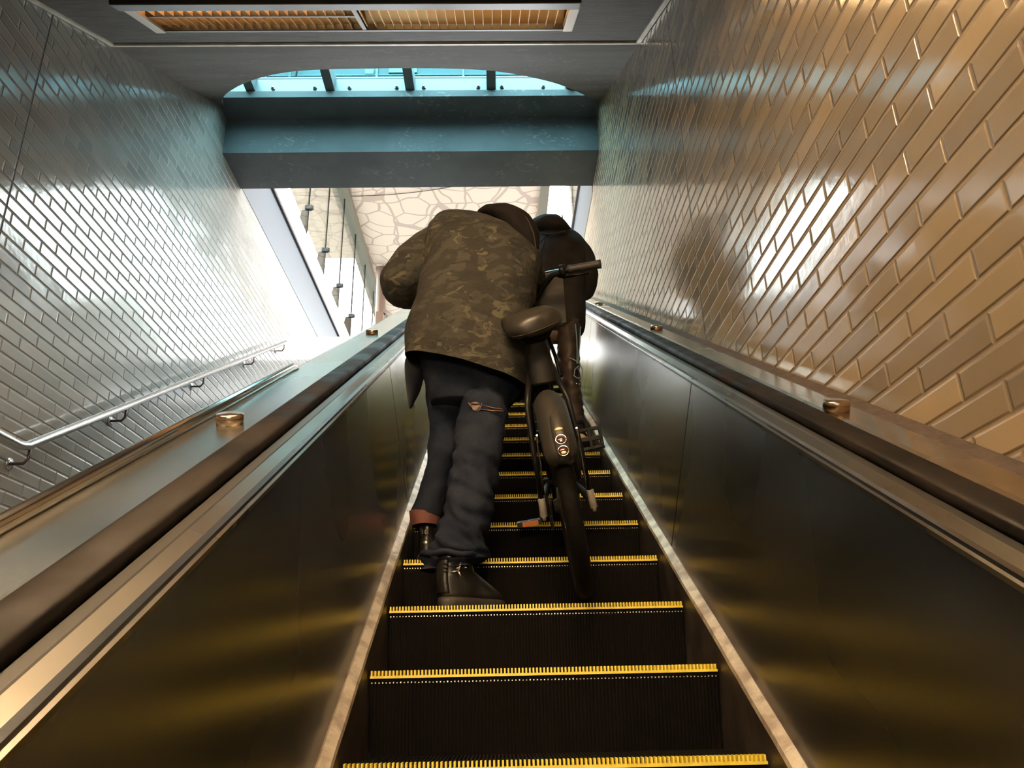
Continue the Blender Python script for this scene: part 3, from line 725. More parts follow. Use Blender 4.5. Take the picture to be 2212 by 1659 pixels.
# left sleeve with its bent elbow, forearm going to the left grip
lg = W(-0.135, 3.40, -0.135)                       # left grip
e1 = at(864, 603, 2.95)
SL = [(at(975, 514, 2.97), 0.076), (at(945, 528, 2.965), 0.086), (at(915, 550, 2.96), 0.092), (at(885, 580, 2.96), 0.091), (at(868, 602, 2.97), 0.086), (at(876, 624, 3.03), 0.084), (at(908, 640, 3.13), 0.078), (lg+V((-0.05, -0.16, -0.03)), 0.060), (lg+V((-0.02, -0.075, 0.0)), 0.048)]
def limb(mb, pts, seg=36, sub=6, fn=None, cap0=True, cap1=True, flat=1.0):
    rg = []; a = None
    for i, (p, r) in enumerate(pts):
        d = (V(pts[min(i+1, len(pts)-1)][0])-V(pts[max(i-1, 0)][0])).normalized()
        a = d.orthogonal() if a is None else a-d*a.dot(d)
        a.normalize(); rg.append((V(p), a*r, d.cross(a)*r*flat))
    mb.loft(rg, seg, sub, cap0=cap0, cap1=cap1, fn=fn)
limb(jk, SL, fn=wrinkle(0.009, 9, 4.1))
# right sleeve reaching down to the nose of the saddle
rb = W(0.055, 3.43, -0.175)                        # right hand on the stem
SR = [(at(1120, 548, 2.97), 0.078), (at(1136, 580, 3.02), 0.076), (at(1142, 612, 3.12), 0.066), (at(1146, 622, 3.22), 0.058), (rb+V((-0.03, -0.12, -0.06)), 0.048)]
limb(jk, SR, fn=wrinkle(0.007, 9, 7.7))
jacket = jk.build('jacket', 'camo', p1)
# seams: yoke, armhole, hem band
for pts in ([(948, 470), (942, 500), (938, 540), (925, 585), (908, 622)],):
    mb = MB(); mb.tube([at(x, y, 2.80 if y > 500 else 2.86) for x, y in pts], 0.003, 6); mb.build('armhole_seam', 'lining_navy', jacket)
# lining seen under the hem, and the front panel that hangs at the left
mb = MB(); c0, a0, b0 = J[0]
mb.loft([(c0+V((0, 0, 0.012)), a0*0.985, b0*0.98), (c0+V((0, 0, 0.10)), a0*0.95, b0*0.94), (c0+V((0, 0, 0.16)), a0*0.5, b0*0.5)], 48, 3, cap0=False); mb.build('lining', 'lining_navy', jacket)
fl = [[(872, 765), (900, 765), (930, 765), (955, 765)], [(873, 800), (892, 802), (908, 805), (918, 802)], [(876, 835), (889, 838), (902, 840), (912, 832)], [(880, 862), (888, 864), (896, 862), (906, 850)], [(884, 882), (886, 884), (888, 884), (891, 868)]]
mb = MB(); vs = []
for j, row in enumerate(fl):
    for i, (x, y) in enumerate(row): vs.append(at(x, y, 2.88+0.03*i+0.012*sin(i*2.0+j)))
mb.add(vs, [(j*4+i, j*4+i+1, (j+1)*4+i+1, (j+1)*4+i) for j in range(4) for i in range(3)], 0, True)
mb.build('front_flap', 'lining_navy', jacket, solid=0.008, subd=2)
# hood bunched at the nape
hd = MB()
def hoodring(x, y, ww, Y, b, ang):
    c = at(x, y, Y); k = ww/F_PX*(c.dot(cam_f)); a = (cam_r*cos(ang)+cam_u*sin(ang))*k
    d = cam_f.copy(); return (c, a, d*b)
HR = [hoodring(1032, 458, 5, 2.94, 0.02, radians(70)), hoodring(1050, 456, 13, 2.94, 0.06, radians(75)), hoodring(1080, 462, 22, 2.93, 0.09, radians(65)), hoodring(1108, 478, 32, 2.92, 0.105, radians(45)), hoodring(1130, 503, 33, 2.91, 0.10, radians(25)), hoodring(1144, 528, 22, 2.90, 0.07, radians(10)), hoodring(1152, 552, 8, 2.89, 0.03, radians(0))]
hd.loft(HR, 36, 6, fn=wrinkle(0.006, 14, 2.2)); hood = hd.build('hood', 'hood_black', p1)
mb = MB(); mb.tube([at(1122, 456, 2.85), at(1140, 475, 2.83), at(1153, 505, 2.82), at(1158, 540, 2.82), at(1160, 562, 2.83)], 0.004, 6); mb.build('hood_hem', 'coat_dark', hood)
# jeans
jn = MB()
jn.loft([pxring((906, 760), (1150, 790), 2.87, 0.12), pxring((912, 800), (1142, 830), 2.87, 0.13), pxring((920, 838), (1118, 862), 2.88, 0.125), pxring((930, 872), (1098, 885), 2.88, 0.10)], 40, 5, fn=wrinkle(0.006, 9, 9.2))
RL = [pxring((1004, 826), (1122, 838), 2.86, 0.105), pxring((995, 862), (1104, 866), 2.84, 0.095), pxring((986, 915), (1094, 916), 2.82, 0.088), pxring((980, 965), (1086, 968), 2.80, 0.088), pxring((977, 1010), (1078, 1016), 2.79, 0.088), pxring((970, 1060), (1068, 1068), 2.78, 0.085), pxring((958, 1105), (1060, 1118), 2.77, 0.083), pxring((944, 1150), (1053, 1166), 2.76, 0.082), pxring((928, 1186), (1049, 1196), 2.75, 0.082), pxring((917, 1214), (1040, 1212), 2.74, 0.080), pxring((914, 1236), (1022, 1226), 2.74, 0.074)]
def jeans_fold(p, n, u, q):
    w = mnoise.noise(V((p.x*9, p.y*9, p.z*16+p.x*10)))*0.026+mnoise.noise(V((p.x*20, p.y*14, p.z*34+p.x*18)))*0.016
    k = 0.5+1.0*max(0.0, (u-0.35)/0.65)
    w += (0.006*sin(u*62+3*sin(q)+q))*max(0.0, (u-0.66)/0.34)
    return p+n*w*k
jn.loft(RL, 48, 8, fn=jeans_fold, cap1=False)
LLg = [pxring((915, 800), (1030, 806), 2.92, 0.105), pxring((922, 850), (1020, 850), 2.95, 0.10), pxring((925, 900), (1008, 900), 2.97, 0.085), pxring((927, 950), (1000, 950), 2.99, 0.082), pxring((922, 1000), (990, 1000), 3.01, 0.078), pxring((908, 1045), (978, 1045), 3.03, 0.074), pxring((895, 1085), (962, 1088), 3.05, 0.072), pxring((886, 1112), (952, 1118), 3.06, 0.070)]
jn.loft(LLg, 40, 7, fn=wrinkle(0.008, 12, 3.3), cap1=False)
jeans = jn.build('jeans', 'denim', p1)
mb = MB(); cu = [pxring((884, 1106), (952, 1114), 3.055, 0.072), pxring((886, 1124), (950, 1126), 3.055, 0.070), pxring((890, 1138), (948, 1136), 3.055, 0.067)]
mb.loft(cu, 32, 4, cap0=False, cap1=False); o = mb.build('turned_cuff', 'cuff_red', jeans); o['label'] = 'reddish turned-up cuff'
# lower hem of the right leg bunches over the shoe
mb = MB()
for k in range(3):
    c = pxring((913-2*k, 1200+16*k), (1030-10*k, 1204+11*k), 2.735, 0.084-0.004*k)
    mb.tube([c[0]+c[1]*cos(2*pi*i/28)*1.02+c[2]*sin(2*pi*i/28)*1.02+V((0, 0, 0.004*sin(i*1.3+k))) for i in range(29)], 0.010, 8)
    break
mb.build('hem_roll', 'denim', jeans)
# rip across the back of the right knee
mb = MB()
yr = 2.745
mb.add([at(1014, 872, yr), at(1026, 868, yr-0.006), at(1042, 870, yr-0.006), at(1043, 876, yr-0.008), at(1033, 889, yr-0.004), at(1022, 886, yr-0.004)], [(0, 1, 2, 3, 4, 5)], 0)
rip = mb.build('ripped_hole', 'skin_brown', jeans, solid=0.004); rip['label'] = 'ripped hole showing brown skin'
mb = MB()
for a, b in (((1012, 869), (1018, 880)), ((1042, 868), (1036, 888)), ((1016, 871), (1044, 871)), ((1036, 884), (1088, 888)), ((1044, 876), (1086, 884)), ((1028, 888), (1036, 878))):
    mb.tube([at(a[0], a[1], yr-0.010), at((a[0]+b[0])/2, (a[1]+b[1])/2+1, yr-0.012), at(b[0], b[1], yr-0.008)], 0.0022, 6); 
mb.tube([at(1012, 869, yr-0.01), at(1012, 870, yr-0.01)], 0.003, 6)
mb.build('frayed_thread', 'skin_brown', jeans)
# shoes
TR = [W(0, S0+SP*i, -H) for i in range(14)]
u, h, f, r, z = sneaker('sneaker', p1, V((-0.185, TR[2].y+0.048, TR[2].z+0.0005)), radians(40), ('leather_black', 'sole_black'), L=0.31, Wd=0.140, high=0.185, sole=0.034)
mb = MB(); hb = h-f*0.012
mb.loft([(h+f*0.012+z*0.05, r*0.026, f*0.014), (h+f*0.006+z*0.085, r*0.024, f*0.014), (h+f*0.004+z*0.125, r*0.024, f*0.013), (h+f*0.006+z*0.160, r*0.026, f*0.012)], 20, 4); mb.build('heel_counter', 'leather_black', u)
for k in range(3):
    mb = MB(); mb.tube([h+f*(0.002-0.006*cos(q*0.5-1.5))+r*(0.030*sin(q*0.5-1.5))+z*(0.118+0.012*k) for q in range(7)], 0.0035, 8); mb.build('heel_rib', 'leather_black', u)
mb = MB(); mb.loft([(h+f*0.04+z*0.176, r*0.046, f*0.046), (h+f*0.045+z*0.192, r*0.045, f*0.045)], 28, 3); mb.build('collar_lining', 'tongue_red', u)
mc = at(990, 1229, 2.685)                           # little three-armed metal mark on the ankle
def mark(mb, pts, w): 
    for a, b in pts: mb.tube([at(a[0], a[1], 2.672), at((a[0]+b[0])/2, (a[1]+b[1])/2, 2.671), at(b[0], b[1], 2.672)], [w*0.8, w, w*0.55], 8)
mb = MB(); mark(mb, [((974, 1236), (990, 1233)), ((990, 1234), (996, 1214)), ((990, 1234), (996, 1246)), ((985, 1229), (993, 1225))], 0.0035); mb.build('ankle_mark', 'metal_mark', u)
mb = MB(); mb.box((-0.006, -0.003, -0.008), (0.006, 0.003, 0.008), T=lambda a, b, c: at(1004, 1221, 2.70)+V((a, b, c))); mb.build('lace_lock', 'metal_mark', u)
u2, h2, f2, r2, z2 = sneaker('sneaker', p1, V((-0.270, TR[3].y+0.06, TR[3].z+0.0005)), radians(6), ('leather_black', 'sole_black'), L=0.31, Wd=0.130, high=0.205, sole=0.034)
mb = MB()
mb.tube([h2+f2*0.004+r2*(-0.012)+z2*0.130, h2+f2*0.004+r2*(-0.012)+z2*0.112], 0.0025, 8); mb.build('heel_mark', 'metal_mark', u2)
mb = MB(); mb.tube([h2+f2*0.004+r2*(0.004+0.008*cos(a*0.6+0.6))+z2*(0.121+0.010*sin(a*0.6+0.6)) for a in range(9)], 0.002, 8); mb.build('heel_mark', 'metal_mark', u2)
mb = MB(); mb.lathe([(0, 0), (0.010, 0), (0.009, 0.003), (0, 0.003)], h2+f2*0.006+z2*0.080, -f2, 16); mb.build('heel_stud', 'metal_mark', u2)
mb = MB(); mb.box((-0.012, -0.003, -0.005), (0.012, 0.004, 0.005), T=lambda a, b, c: h2+r2*a+f2*(b-0.002)+z2*(c+0.165)); mb.build('pull_tab', 'metal_mark', u2)
# body inside the clothes: one continuous figure
sk = Skel()
pel = at(1020, 800, 2.90); chest = at(1040, 600, 2.96); neck0 = at(1075, 505, 3.02); headc = at(1102, 497, 3.13)
i0 = sk.chain([(pel, (0.12, 0.085))])
i1 = sk.chain([((pel+chest)/2, (0.12, 0.085)), (chest, (0.13, 0.09)), (chest+V((0.01, 0.02, 0.13)), (0.12, 0.075))], i0)
i2 = sk.chain([(neck0, 0.052)], i1)
sk.chain([(headc+V((0, -0.015, -0.05)), 0.062), (headc, (0.074, 0.084)), (headc+V((0, 0.02, 0.065)), 0.06)], i2)
la = sk.chain([(at(968, 500, 2.98), 0.055), (at(890, 555, 2.97), 0.045), (at(878, 620, 3.03), 0.038), (at(908, 640, 3.13), 0.034), (lg+V((-0.05, -0.16, -0.04)), 0.032), (lg+V((-0.01, -0.07, 0.0)), 0.026)], i1)
hand(sk, la, lg+V((-0.01, -0.07, 0.0)), V((0.05, 1, 0.42)), V((1, 0, 0.1)), V((0, 0.3, -1)))
ra = sk.chain([(at(1122, 550, 2.98), 0.055), (at(1142, 612, 3.12), 0.042), (at(1147, 622, 3.22), 0.036), (rb+V((-0.03, -0.11, -0.055)), 0.027)], i1)
hand(sk, ra, rb+V((-0.03, -0.11, -0.055)), V((0.2, 1, 0.5)), V((-0.4, 0.3, 1)), V((1, 0.2, -0.2)))
rl = sk.chain([(at(1058, 835, 2.87), 0.08), (at(1040, 905, 2.84), 0.065), (at(1028, 1010, 2.80), 0.055), (at(1000, 1130, 2.78), 0.045), (at(975, 1225, 2.76), 0.038)], i0)
sk.chain([(V((-0.16, TR[2].y+0.09, TR[2].z+0.06)), 0.036), (V((-0.09, TR[2].y+0.19, TR[2].z+0.05)), 0.032), (V((-0.05, TR[2].y+0.23, TR[2].z+0.045)), 0.024)], rl)
ll = sk.chain([(at(970, 820, 2.93), 0.078), (at(965, 905, 2.98), 0.06), (at(955, 1000, 3.01), 0.052), (at(928, 1085, 3.05), 0.042), (V((-0.27, TR[3].y+0.125, TR[3].z+0.15)), 0.034)], i0)
sk.chain([(V((-0.27, TR[3].y+0.12, TR[3].z+0.06)), 0.034), (V((-0.265, TR[3].y+0.24, TR[3].z+0.045)), 0.026)], ll)
body = skin_body('body', 'skin_brown', sk.v, sk.e, sk.r, p1)
fw = V((0.05, 0.94, -0.34)).normalized(); upv = V((0, 0.34, 0.94)).normalized(); sd = V((1, 0, 0))
face(body, headc, fw, upv, sd, 0.078).build('face_features', 'skin_brown', body)
mb = MB()
for sg in (-1, 1): mb.ell(headc+fw*0.072+sd*sg*0.030+upv*0.004, 0.012, 0.006, 0.007, (sd, fw, upv), 12, 8)
mb.build('eyes', 'hair_black', body)
mb = MB(); mb.ell(headc-fw*0.012+upv*0.022, 0.082, 0.088, 0.078, (sd, fw, upv), 24, 14); mb.build('hair', 'hair_black', p1)

# ------------------------------------------------------------------ bicycle
AX = W(0.238, 2.61, -0.82); LEAN = radians(10)
bU = NV*cos(LEAN)-XV*sin(LEAN); bR = XV*cos(LEAN)+NV*sin(LEAN); bF = DV
def B(r, f, u): return AX+bR*r+bF*f+bU*u
bk = thing('bicycle', 'black share bicycle with broad grey rear fender leaning left on the escalator steps', 'bicycle', B(0, 0, -0.325))
def torus(mb, c, R, r, rx=1.0, n=72, m=14, steer=0.0, tread=0.0):
    vs = []; fs = []
    for i in range(n):
        a = 2*pi*i/n
        for k in range(m):
            q = 2*pi*k/m; rr = R+r*cos(q)
            if tread and cos(q) > 0.3: rr += tread*((i+k) % 2)
            x = r*rx*sin(q); vs.append(B(c[0]+x+0*steer, c[1]+rr*cos(a), c[2]+rr*sin(a)))
    for i in range(n):
        for k in range(m): fs.append((i*m+k, i*m+(k+1) % m, ((i+1) % n)*m+(k+1) % m, ((i+1) % n)*m+k))
    return mb.add(vs, fs, 0, True)
def wheel(c, nm):
    t = MB(); torus(t, c, 0.298, 0.027, 1.05, n=96, tread=0.0015); w = t.build(nm, 'tyre', bk)
    rm = MB()
    vs = []; fs = []; n = 64; prof = [(-0.015, 0.283), (-0.012, 0.262), (0.012, 0.262), (0.015, 0.283), (0.010, 0.286), (-0.010, 0.286)]
    for i in range(n):
        a = 2*pi*i/n
        for x, rr in prof: vs.append(B(c[0]+x, c[1]+rr*cos(a), c[2]+rr*sin(a)))
    for i in range(n):
        for k in range(6): fs.append((i*6+k, i*6+(k+1) % 6, ((i+1) % n)*6+(k+1) % 6, ((i+1) % n)*6+k))
    rm.add(vs, fs); rm.build('rim', 'bike_black', w)
    hb = MB(); hb.lathe([(0, -0.045), (0.022, -0.045), (0.026, -0.03), (0.06 if nm == 'rear_wheel' else 0.02, -0.026), (0.06 if nm == 'rear_wheel' else 0.02, 0.026), (0.026, 0.03), (0.022, 0.045), (0, 0.045)], B(*c), bR, 24); hb.build('hub', 'bike_grey', w)
    for i in range(24):
        a = 2*pi*i/24; a2 = a+(0.5 if i % 2 else -0.5); sx = 0.024*(1 if i % 2 else -1)
        sp = MB(); sp.tube([B(c[0]+sx, c[1]+0.05*cos(a2), c[2]+0.05*sin(a2)), B(c[0], c[1]+0.265*cos(a), c[2]+0.265*sin(a))], 0.0012, 5); sp.build('spoke', 'chrome', w)
    return w
rw = wheel((0, 0, 0), 'rear_wheel'); fwh = wheel((0, 1.10, 0), 'front_wheel')
# broad rear fender
def fender(mb, R, hw, th, a0, a1, c=(0, 0, 0), n=26, round_end=True, mi=0):
    vs = []; fs = []; m = 22
    for i in range(n+1):
        t = i/n; a = a0+(a1-a0)*t; e = min(t, 1-t)*2
        k = min(1.0, sqrt(max(0.0, 1-(1-min(1, e/0.28))**2))*0.55+0.45) if round_end else 1.0
        for j in range(m):
            q = 2*pi*j/m; x = hw*k*cos(q); yy = th*sin(q)
            rr = R+yy-0.018*(cos(q)**2)*1.6
            vs.append(B(c[0]+x, c[1]+rr*cos(a), c[2]+rr*sin(a)))
    for i in range(n):
        for j in range(m): fs.append((i*m+j, i*m+(j+1) % m, (i+1)*m+(j+1) % m, (i+1)*m+j))
    mb.add(vs, fs+[tuple(range(m)), tuple(n*m+j for j in reversed(range(m)))], mi, True)
fn_ = MB(); fender(fn_, 0.372, 0.053, 0.020, radians(72), radians(143)); fd = fn_.build('rear_fender', 'bike_grey', bk)
# raised tail lamp housing with two oval lenses
def onf(t, r, lift): a = radians(t); return B(r, (0.388+lift)*cos(a), (0.388+lift)*sin(a))
def fvec(t): a = radians(t); return (bF*cos(a)+bU*sin(a)).normalized(), (-bF*sin(a)+bU*cos(a)).normalized()
mb = MB(); rg = []
for t, hw, hh in ((112, 0.008, 0.002), (115, 0.017, 0.008), (120, 0.022, 0.013), (127, 0.024, 0.015), (134, 0.024, 0.015), (140, 0.021, 0.012), (142.5, 0.012, 0.004)):
    rad, tan = fvec(t); rg.append((onf(t, 0.006, -0.004), bR*hw, rad*hh))
mb.loft(rg, 24, 5); mb.build('lamp_housing', 'bike_grey', fd)
for t in (133.5, 139.2):
    rad, tan = fvec(t); cc = onf(t, 0.006, 0.010)
    mb = MB(); mb.tube([cc+bR*0.0155*cos(2*pi*i/28)+tan*0.0165*sin(2*pi*i/28) for i in range(29)], 0.0022, 8); ring = mb.build('lens_ring', 'chrome', fd)
    mb = MB(); mb.ell(cc-rad*0.004, 0.015, 0.016, 0.007, (bR, tan, rad), 20, 10); mb.build('tail_lens', 'lens_dark', fd)
    mb = MB(); mb.ell(cc+tan*0.007+rad*0.0025, 0.008, 0.005, 0.0035, (bR, tan, rad), 12, 8); mb.build('lens_chip', 'lens_amber' if t > 136 else 'chrome', fd)
rad, tan = fvec(128); mb = MB(); mb.ell(onf(128, 0.006, 0.0115), 0.013, 0.006, 0.005, (bR, tan, rad), 16, 8); mb.build('lamp_badge', 'lens_amber', fd)
# stays with grey axle caps
for sg in (-1, 1):
    mb = MB(); mb.tube([B(sg*0.082, 0.0, 0.03), B(sg*0.080, 0.04, 0.18), B(sg*0.072, 0.12, 0.33), B(sg*0.04, 0.22, 0.44)], [0.008, 0.009, 0.010, 0.012], 12); mb.build('seat_stay', 'bike_black', bk)
    mb = MB(); mb.tube([B(sg*0.072, -0.01, 0.05), B(sg*0.067, -0.12, 0.20), B(sg*0.062, -0.21, 0.30)], 0.0035, 8); mb.build('fender_stay', 'chrome', bk)
    mb = MB(); mb.tube([B(sg*0.083, 0.0, 0.035), B(sg*0.084, -0.004, 0.0), B(sg*0.086, -0.004, -0.028)], [0.012, 0.0125, 0.013], 10); mb.lathe([(0, 0), (0.017, 0), (0.017, 0.012), (0, 0.012)], B(sg*0.080, 0, -0.026), bR*sg, 14); mb.build('axle_cap', 'axle_grey', bk, bevel=0.002)
    mb = MB(); mb.tube([B(sg*0.075, 0.0, 0.0), B(sg*0.070, 0.22, -0.03), B(sg*0.045, 0.44, -0.05)], 0.013, 12, flat=0.8); mb.build('chain_stay', 'bike_black', bk)
mb = MB(); mb.tube([B(-0.055, 0.03, 0.02), B(-0.06, 0.05, -0.03), B(-0.062, 0.06, -0.06), B(-0.062, 0.05, -0.085)], 0.006, 8); mb.lathe([(0, 0), (0.026, 0), (0.026, 0.006), (0, 0.006)], B(-0.058, 0.04, -0.07), -bR, 18); mb.build('chain_tensioner', 'bike_grey', bk)
# main frame
FR = MB()
FR.tube([B(0, 0.45, -0.05), B(0, 0.38, 0.15), B(0, 0.32, 0.33), B(0, 0.285, 0.45)], [0.030, 0.030, 0.028, 0.026], 16)
FR.tube([B(0, 0.45, -0.05), B(0, 0.60, 0.05), B(0, 0.75, 0.22), B(0, 0.87, 0.42)], [0.045, 0.042, 0.040, 0.036], 18)
FR.tube([B(0, 0.89, 0.34), B(0, 0.85, 0.55)], 0.028, 16)
FR.build('frame', 'bike_black', bk)
mb = MB(); mb.loft([(B(0.0, 0.20, 0.39), bR*0.050, bF*0.05), (B(0.0, 0.24, 0.47), bR*0.047, bF*0.055), (B(0, 0.27, 0.55), bR*0.038, bF*0.045), (B(0, 0.275, 0.60), bR*0.030, bF*0.03)], 24, 5, pw=3); rc = mb.build('rear_cover', 'bike_black', bk)
for k, (x, u) in enumerate(((0.028, 0.435), (0.030, 0.468), (0.022, 0.50), (0.008, 0.505), (-0.026, 0.44))):
    mb = MB(); mb.ell(B(x, 0.205+0.42*(u-0.435)-0.022, u), 0.0045, 0.0045, 0.0045); mb.build('rivet', 'chrome', rc)
mb = MB(); mb.tube([B(0.038, 0.36, 0.60), B(0.052, 0.33, 0.54), B(0.062, 0.28, 0.47), B(0.066, 0.2, 0.40)], 0.007, 10); mb.build('cable_guard', 'bike_black', bk)
mb = MB(); mb.tube([B(0, 0.285, 0.45), B(0, 0.255, 0.61)], 0.016, 16); mb.lathe([(0, 0), (0.024, 0), (0.024, 0.03), (0, 0.03)], B(0, 0.284, 0.455), bU, 18); mb.build('seat_post', 'bike_black', bk)
# saddle: broad rear, narrow nose, twisted to the left
SY = radians(34); SRr = radians(10); sR = bR*cos(SRr)+bU*sin(SRr); sU = bU*cos(SRr)-bR*sin(SRr)
sdl = MB(); rg = []
for f_, hw, hh, up_ in ((0.095, 0.010, 0.012, 0.600), (0.105, 0.055, 0.026, 0.603), (0.13, 0.092, 0.034, 0.605), (0.18, 0.104, 0.037, 0.607), (0.22, 0.094, 0.035, 0.606), (0.27, 0.064, 0.031, 0.604), (0.32, 0.038, 0.027, 0.603), (0.36, 0.027, 0.022, 0.602), (0.385, 0.014, 0.012, 0.600)):
    q_ = f_+0.05-0.24; rg.append((B(-sin(SY)*q_, 0.24+cos(SY)*q_, up_), (sR*cos(SY)+bF*sin(SY))*hw, sU*hh*1.2))
def sadfn(p, n, u, q): return p-bU*0.010*max(0.0, cos(q)**2-0.3)
sdl.loft(rg, 40, 6, pw=2.5, fn=sadfn); sad = sdl.build('saddle', 'saddle', bk)
def SD(x, f_, u_): q_ = f_-0.24; return B(-sin(SY)*q_, 0.24+cos(SY)*q_, u_)+(sR*cos(SY)+bF*sin(SY))*x
mb = MB(); mb.tube([SD(0.107*sin(a), 0.228-0.085*cos(a)*(1 if cos(a) > 0 else 0.8), 0.588) for a in [radians(-85+10*i) for i in range(18)]], 0.0024, 6); mb.build('saddle_piping', 'bike_grey', sad)
mb = MB(); mb.loft([(B(0, 0.20, 0.588), bR*0.075, bF*0.035), (B(0, 0.22, 0.55), bR*0.055, bF*0.035), (B(0, 0.245, 0.53), bR*0.03, bF*0.025)], 24, 4, pw=3); mb.build('saddle_base', 'bike_black', sad)
# steering column, bars, grips
HB = B(0, 0.84, 0.78)
mb = MB(); mb.tube([B(0, 0.855, 0.54), B(0, 0.848, 0.60), B(0, 0.845, 0.645)], [0.030, 0.027, 0.024], 16); mb.build('stem', 'bike_black', bk)
mb = MB(); mb.tube([B(-0.335, 0.78, 0.745), B(-0.22, 0.80, 0.747), B(-0.14, 0.825, 0.735), B(-0.09, 0.84, 0.69), B(-0.06, 0.845, 0.65), B(0, 0.845, 0.63), B(0.06, 0.845, 0.65), B(0.09, 0.84, 0.69), B(0.14, 0.825, 0.735), B(0.22, 0.80, 0.747), B(0.335, 0.78, 0.745)], 0.0125, 14); hbar = mb.build('handlebar', 'bike_black', bk)
for sg in (-1, 1):
    mb = MB(); ax_ = (B(sg*0.345, 0.778, 0.745)-B(sg*0.215, 0.801, 0.747)).normalized(); mb.lathe([(0, 0), (0.018, 0), (0.0185, 0.01), (0.0165, 0.02), (0.0175, 0.07), (0.0165, 0.11), (0.019, 0.125), (0.019, 0.14), (0, 0.142)], B(sg*0.208, 0.802, 0.747), ax_, 20); mb.build('grip', 'grip', hbar)
    mb = MB(); mb.lathe([(0, 0), (0.026, 0), (0.028, 0.012), (0.026, 0.026), (0.0, 0.026)], B(sg*0.172, 0.812, 0.745), ax_, 20); mb.build('shifter', 'bike_black', hbar)
    mb = MB(); mb.tube([B(sg*0.165, 0.83, 0.725), B(sg*0.19, 0.85, 0.715), B(sg*0.25, 0.855, 0.715), B(sg*0.30, 0.845, 0.715)], 0.006, 8); mb.build('brake_lever', 'bike_black', hbar)
mb = MB(); mb.tube([B(0.12, 0.84, 0.71), B(0.09, 0.93, 0.68), B(0.06, 0.95, 0.62), B(0.03, 0.90, 0.52)], 0.005, 8); mb.build('brake_cable', 'bike_black', bk)
for sg in (-1, 1):
    mb = MB(); mb.tube([B(sg*0.03, 0.89, 0.36), B(sg*0.05, 0.93, 0.28), B(sg*0.055, 1.02, 0.14), B(sg*0.055, 1.10, 0.0)], [0.016, 0.016, 0.013, 0.011], 12); mb.build('fork_blade', 'bike_black', bk)
mb = MB(); fender(mb, 0.345, 0.042, 0.006, radians(45), radians(165), c=(0, 1.10, 0)); mb.build('front_fender', 'bike_black', bk)
mb = MB(); mb.loft([(B(0.0, 0.865, 0.40), bR*0.045, bF*0.05), (B(0, 0.855, 0.48), bR*0.060, bF*0.055), (B(0, 0.845, 0.60), bR*0.058, bF*0.05), (B(0, 0.84, 0.655), bR*0.040, bF*0.035)], 28, 5, pw=3.5); mb.build('head_console', 'bike_black', bk)
# front basket: panel box with a bright rim rail
bs = MB(); p0, p1_, q0, q1 = 0.93, 1.16, 0.52, 0.74
bs.hexa([B(-0.13, p0, q0), B(0.17, p0, q0), B(0.17, p1_, q0), B(-0.13, p1_, q0), B(-0.15, p0-0.01, q1), B(0.19, p0-0.01, q1), B(0.20, p1_+0.03, q1), B(-0.16, p1_+0.03, q1)])
bs.f.pop(1); bs.mi.pop(); bs.sm.pop()
bsk = bs.build('basket', 'basket_grey', bk, solid=0.008)
mb = MB(); mb.tube([B(-0.15, p0-0.012, q1), B(0.19, p0-0.012, q1), B(0.20, p1_+0.03, q1), B(-0.16, p1_+0.03, q1), B(-0.15, p0-0.012, q1)], 0.006, 8); mb.build('rim_rail', 'chrome', bsk)
# cranks, chainring, pedals
bb = (0.45, -0.05); ca, sa = cos(radians(80)), sin(radians(80))
mb = MB(); mb.lathe([(0, 0), (0.022, 0), (0.022, 0.14), (0, 0.14)], B(-0.07, bb[0], bb[1]), bR, 18); mb.build('bottom_bracket', 'bike_black', bk)
mb = MB(); mb.lathe([(0.0, 0), (0.085, 0), (0.088, 0.004), (0.085, 0.012), (0, 0.014)], B(0.052, bb[0], bb[1]), bR, 40); mb.build('chain_guard', 'bike_black', bk)
for sg in (-1, 1):
    k = 1 if sg > 0 else -1; pf, pu = bb[0]-0.155*ca*k*1.0, bb[1]+0.155*sa*k
    mb = MB(); mb.tube([B(sg*0.075, bb[0], bb[1]), B(sg*0.085, (bb[0]+pf)/2, (bb[1]+pu)/2), B(sg*0.092, pf, pu)], [0.015, 0.012, 0.012], 12, flat=0.7); cr = mb.build('crank', 'bike_grey', bk)
    pm = MB(); w0, w1, d_ = sg*0.098, sg*0.195, 0.042; tl = 1.22 if sg > 0 else -0.25
    def P(x, f_, u_): return B(x, pf+f_*cos(tl)-u_*sin(tl), pu+f_*sin(tl)+u_*cos(tl))
    lo, hi = min(w0, w1), max(w0, w1)
    def bar(x0, x1, f0, f1): pm.box((x0, f0, -0.009), (x1, f1, 0.009), T=P)
    bar(lo, hi, -d_, -d_+0.011); bar(lo, hi, d_-0.011, d_); bar(lo, lo+0.012, -d_, d_); bar(hi-0.012, hi, -d_, d_); bar(lo, hi, -0.009, 0.009); bar((lo+hi)/2-0.006, (lo+hi)/2+0.006, -d_, d_)
    ped = pm.build('pedal', 'bike_black' if sg > 0 else 'bike_grey', bk, bevel=0.002)
    if sg < 0:
        mb = MB(); mb.box((lo+0.022, -d_-0.006, -0.010), (hi-0.012, -d_+0.001, 0.008), T=P); o = mb.build('pedal_reflector', 'reflector_orange', ped); o['label'] = 'orange pedal reflector'

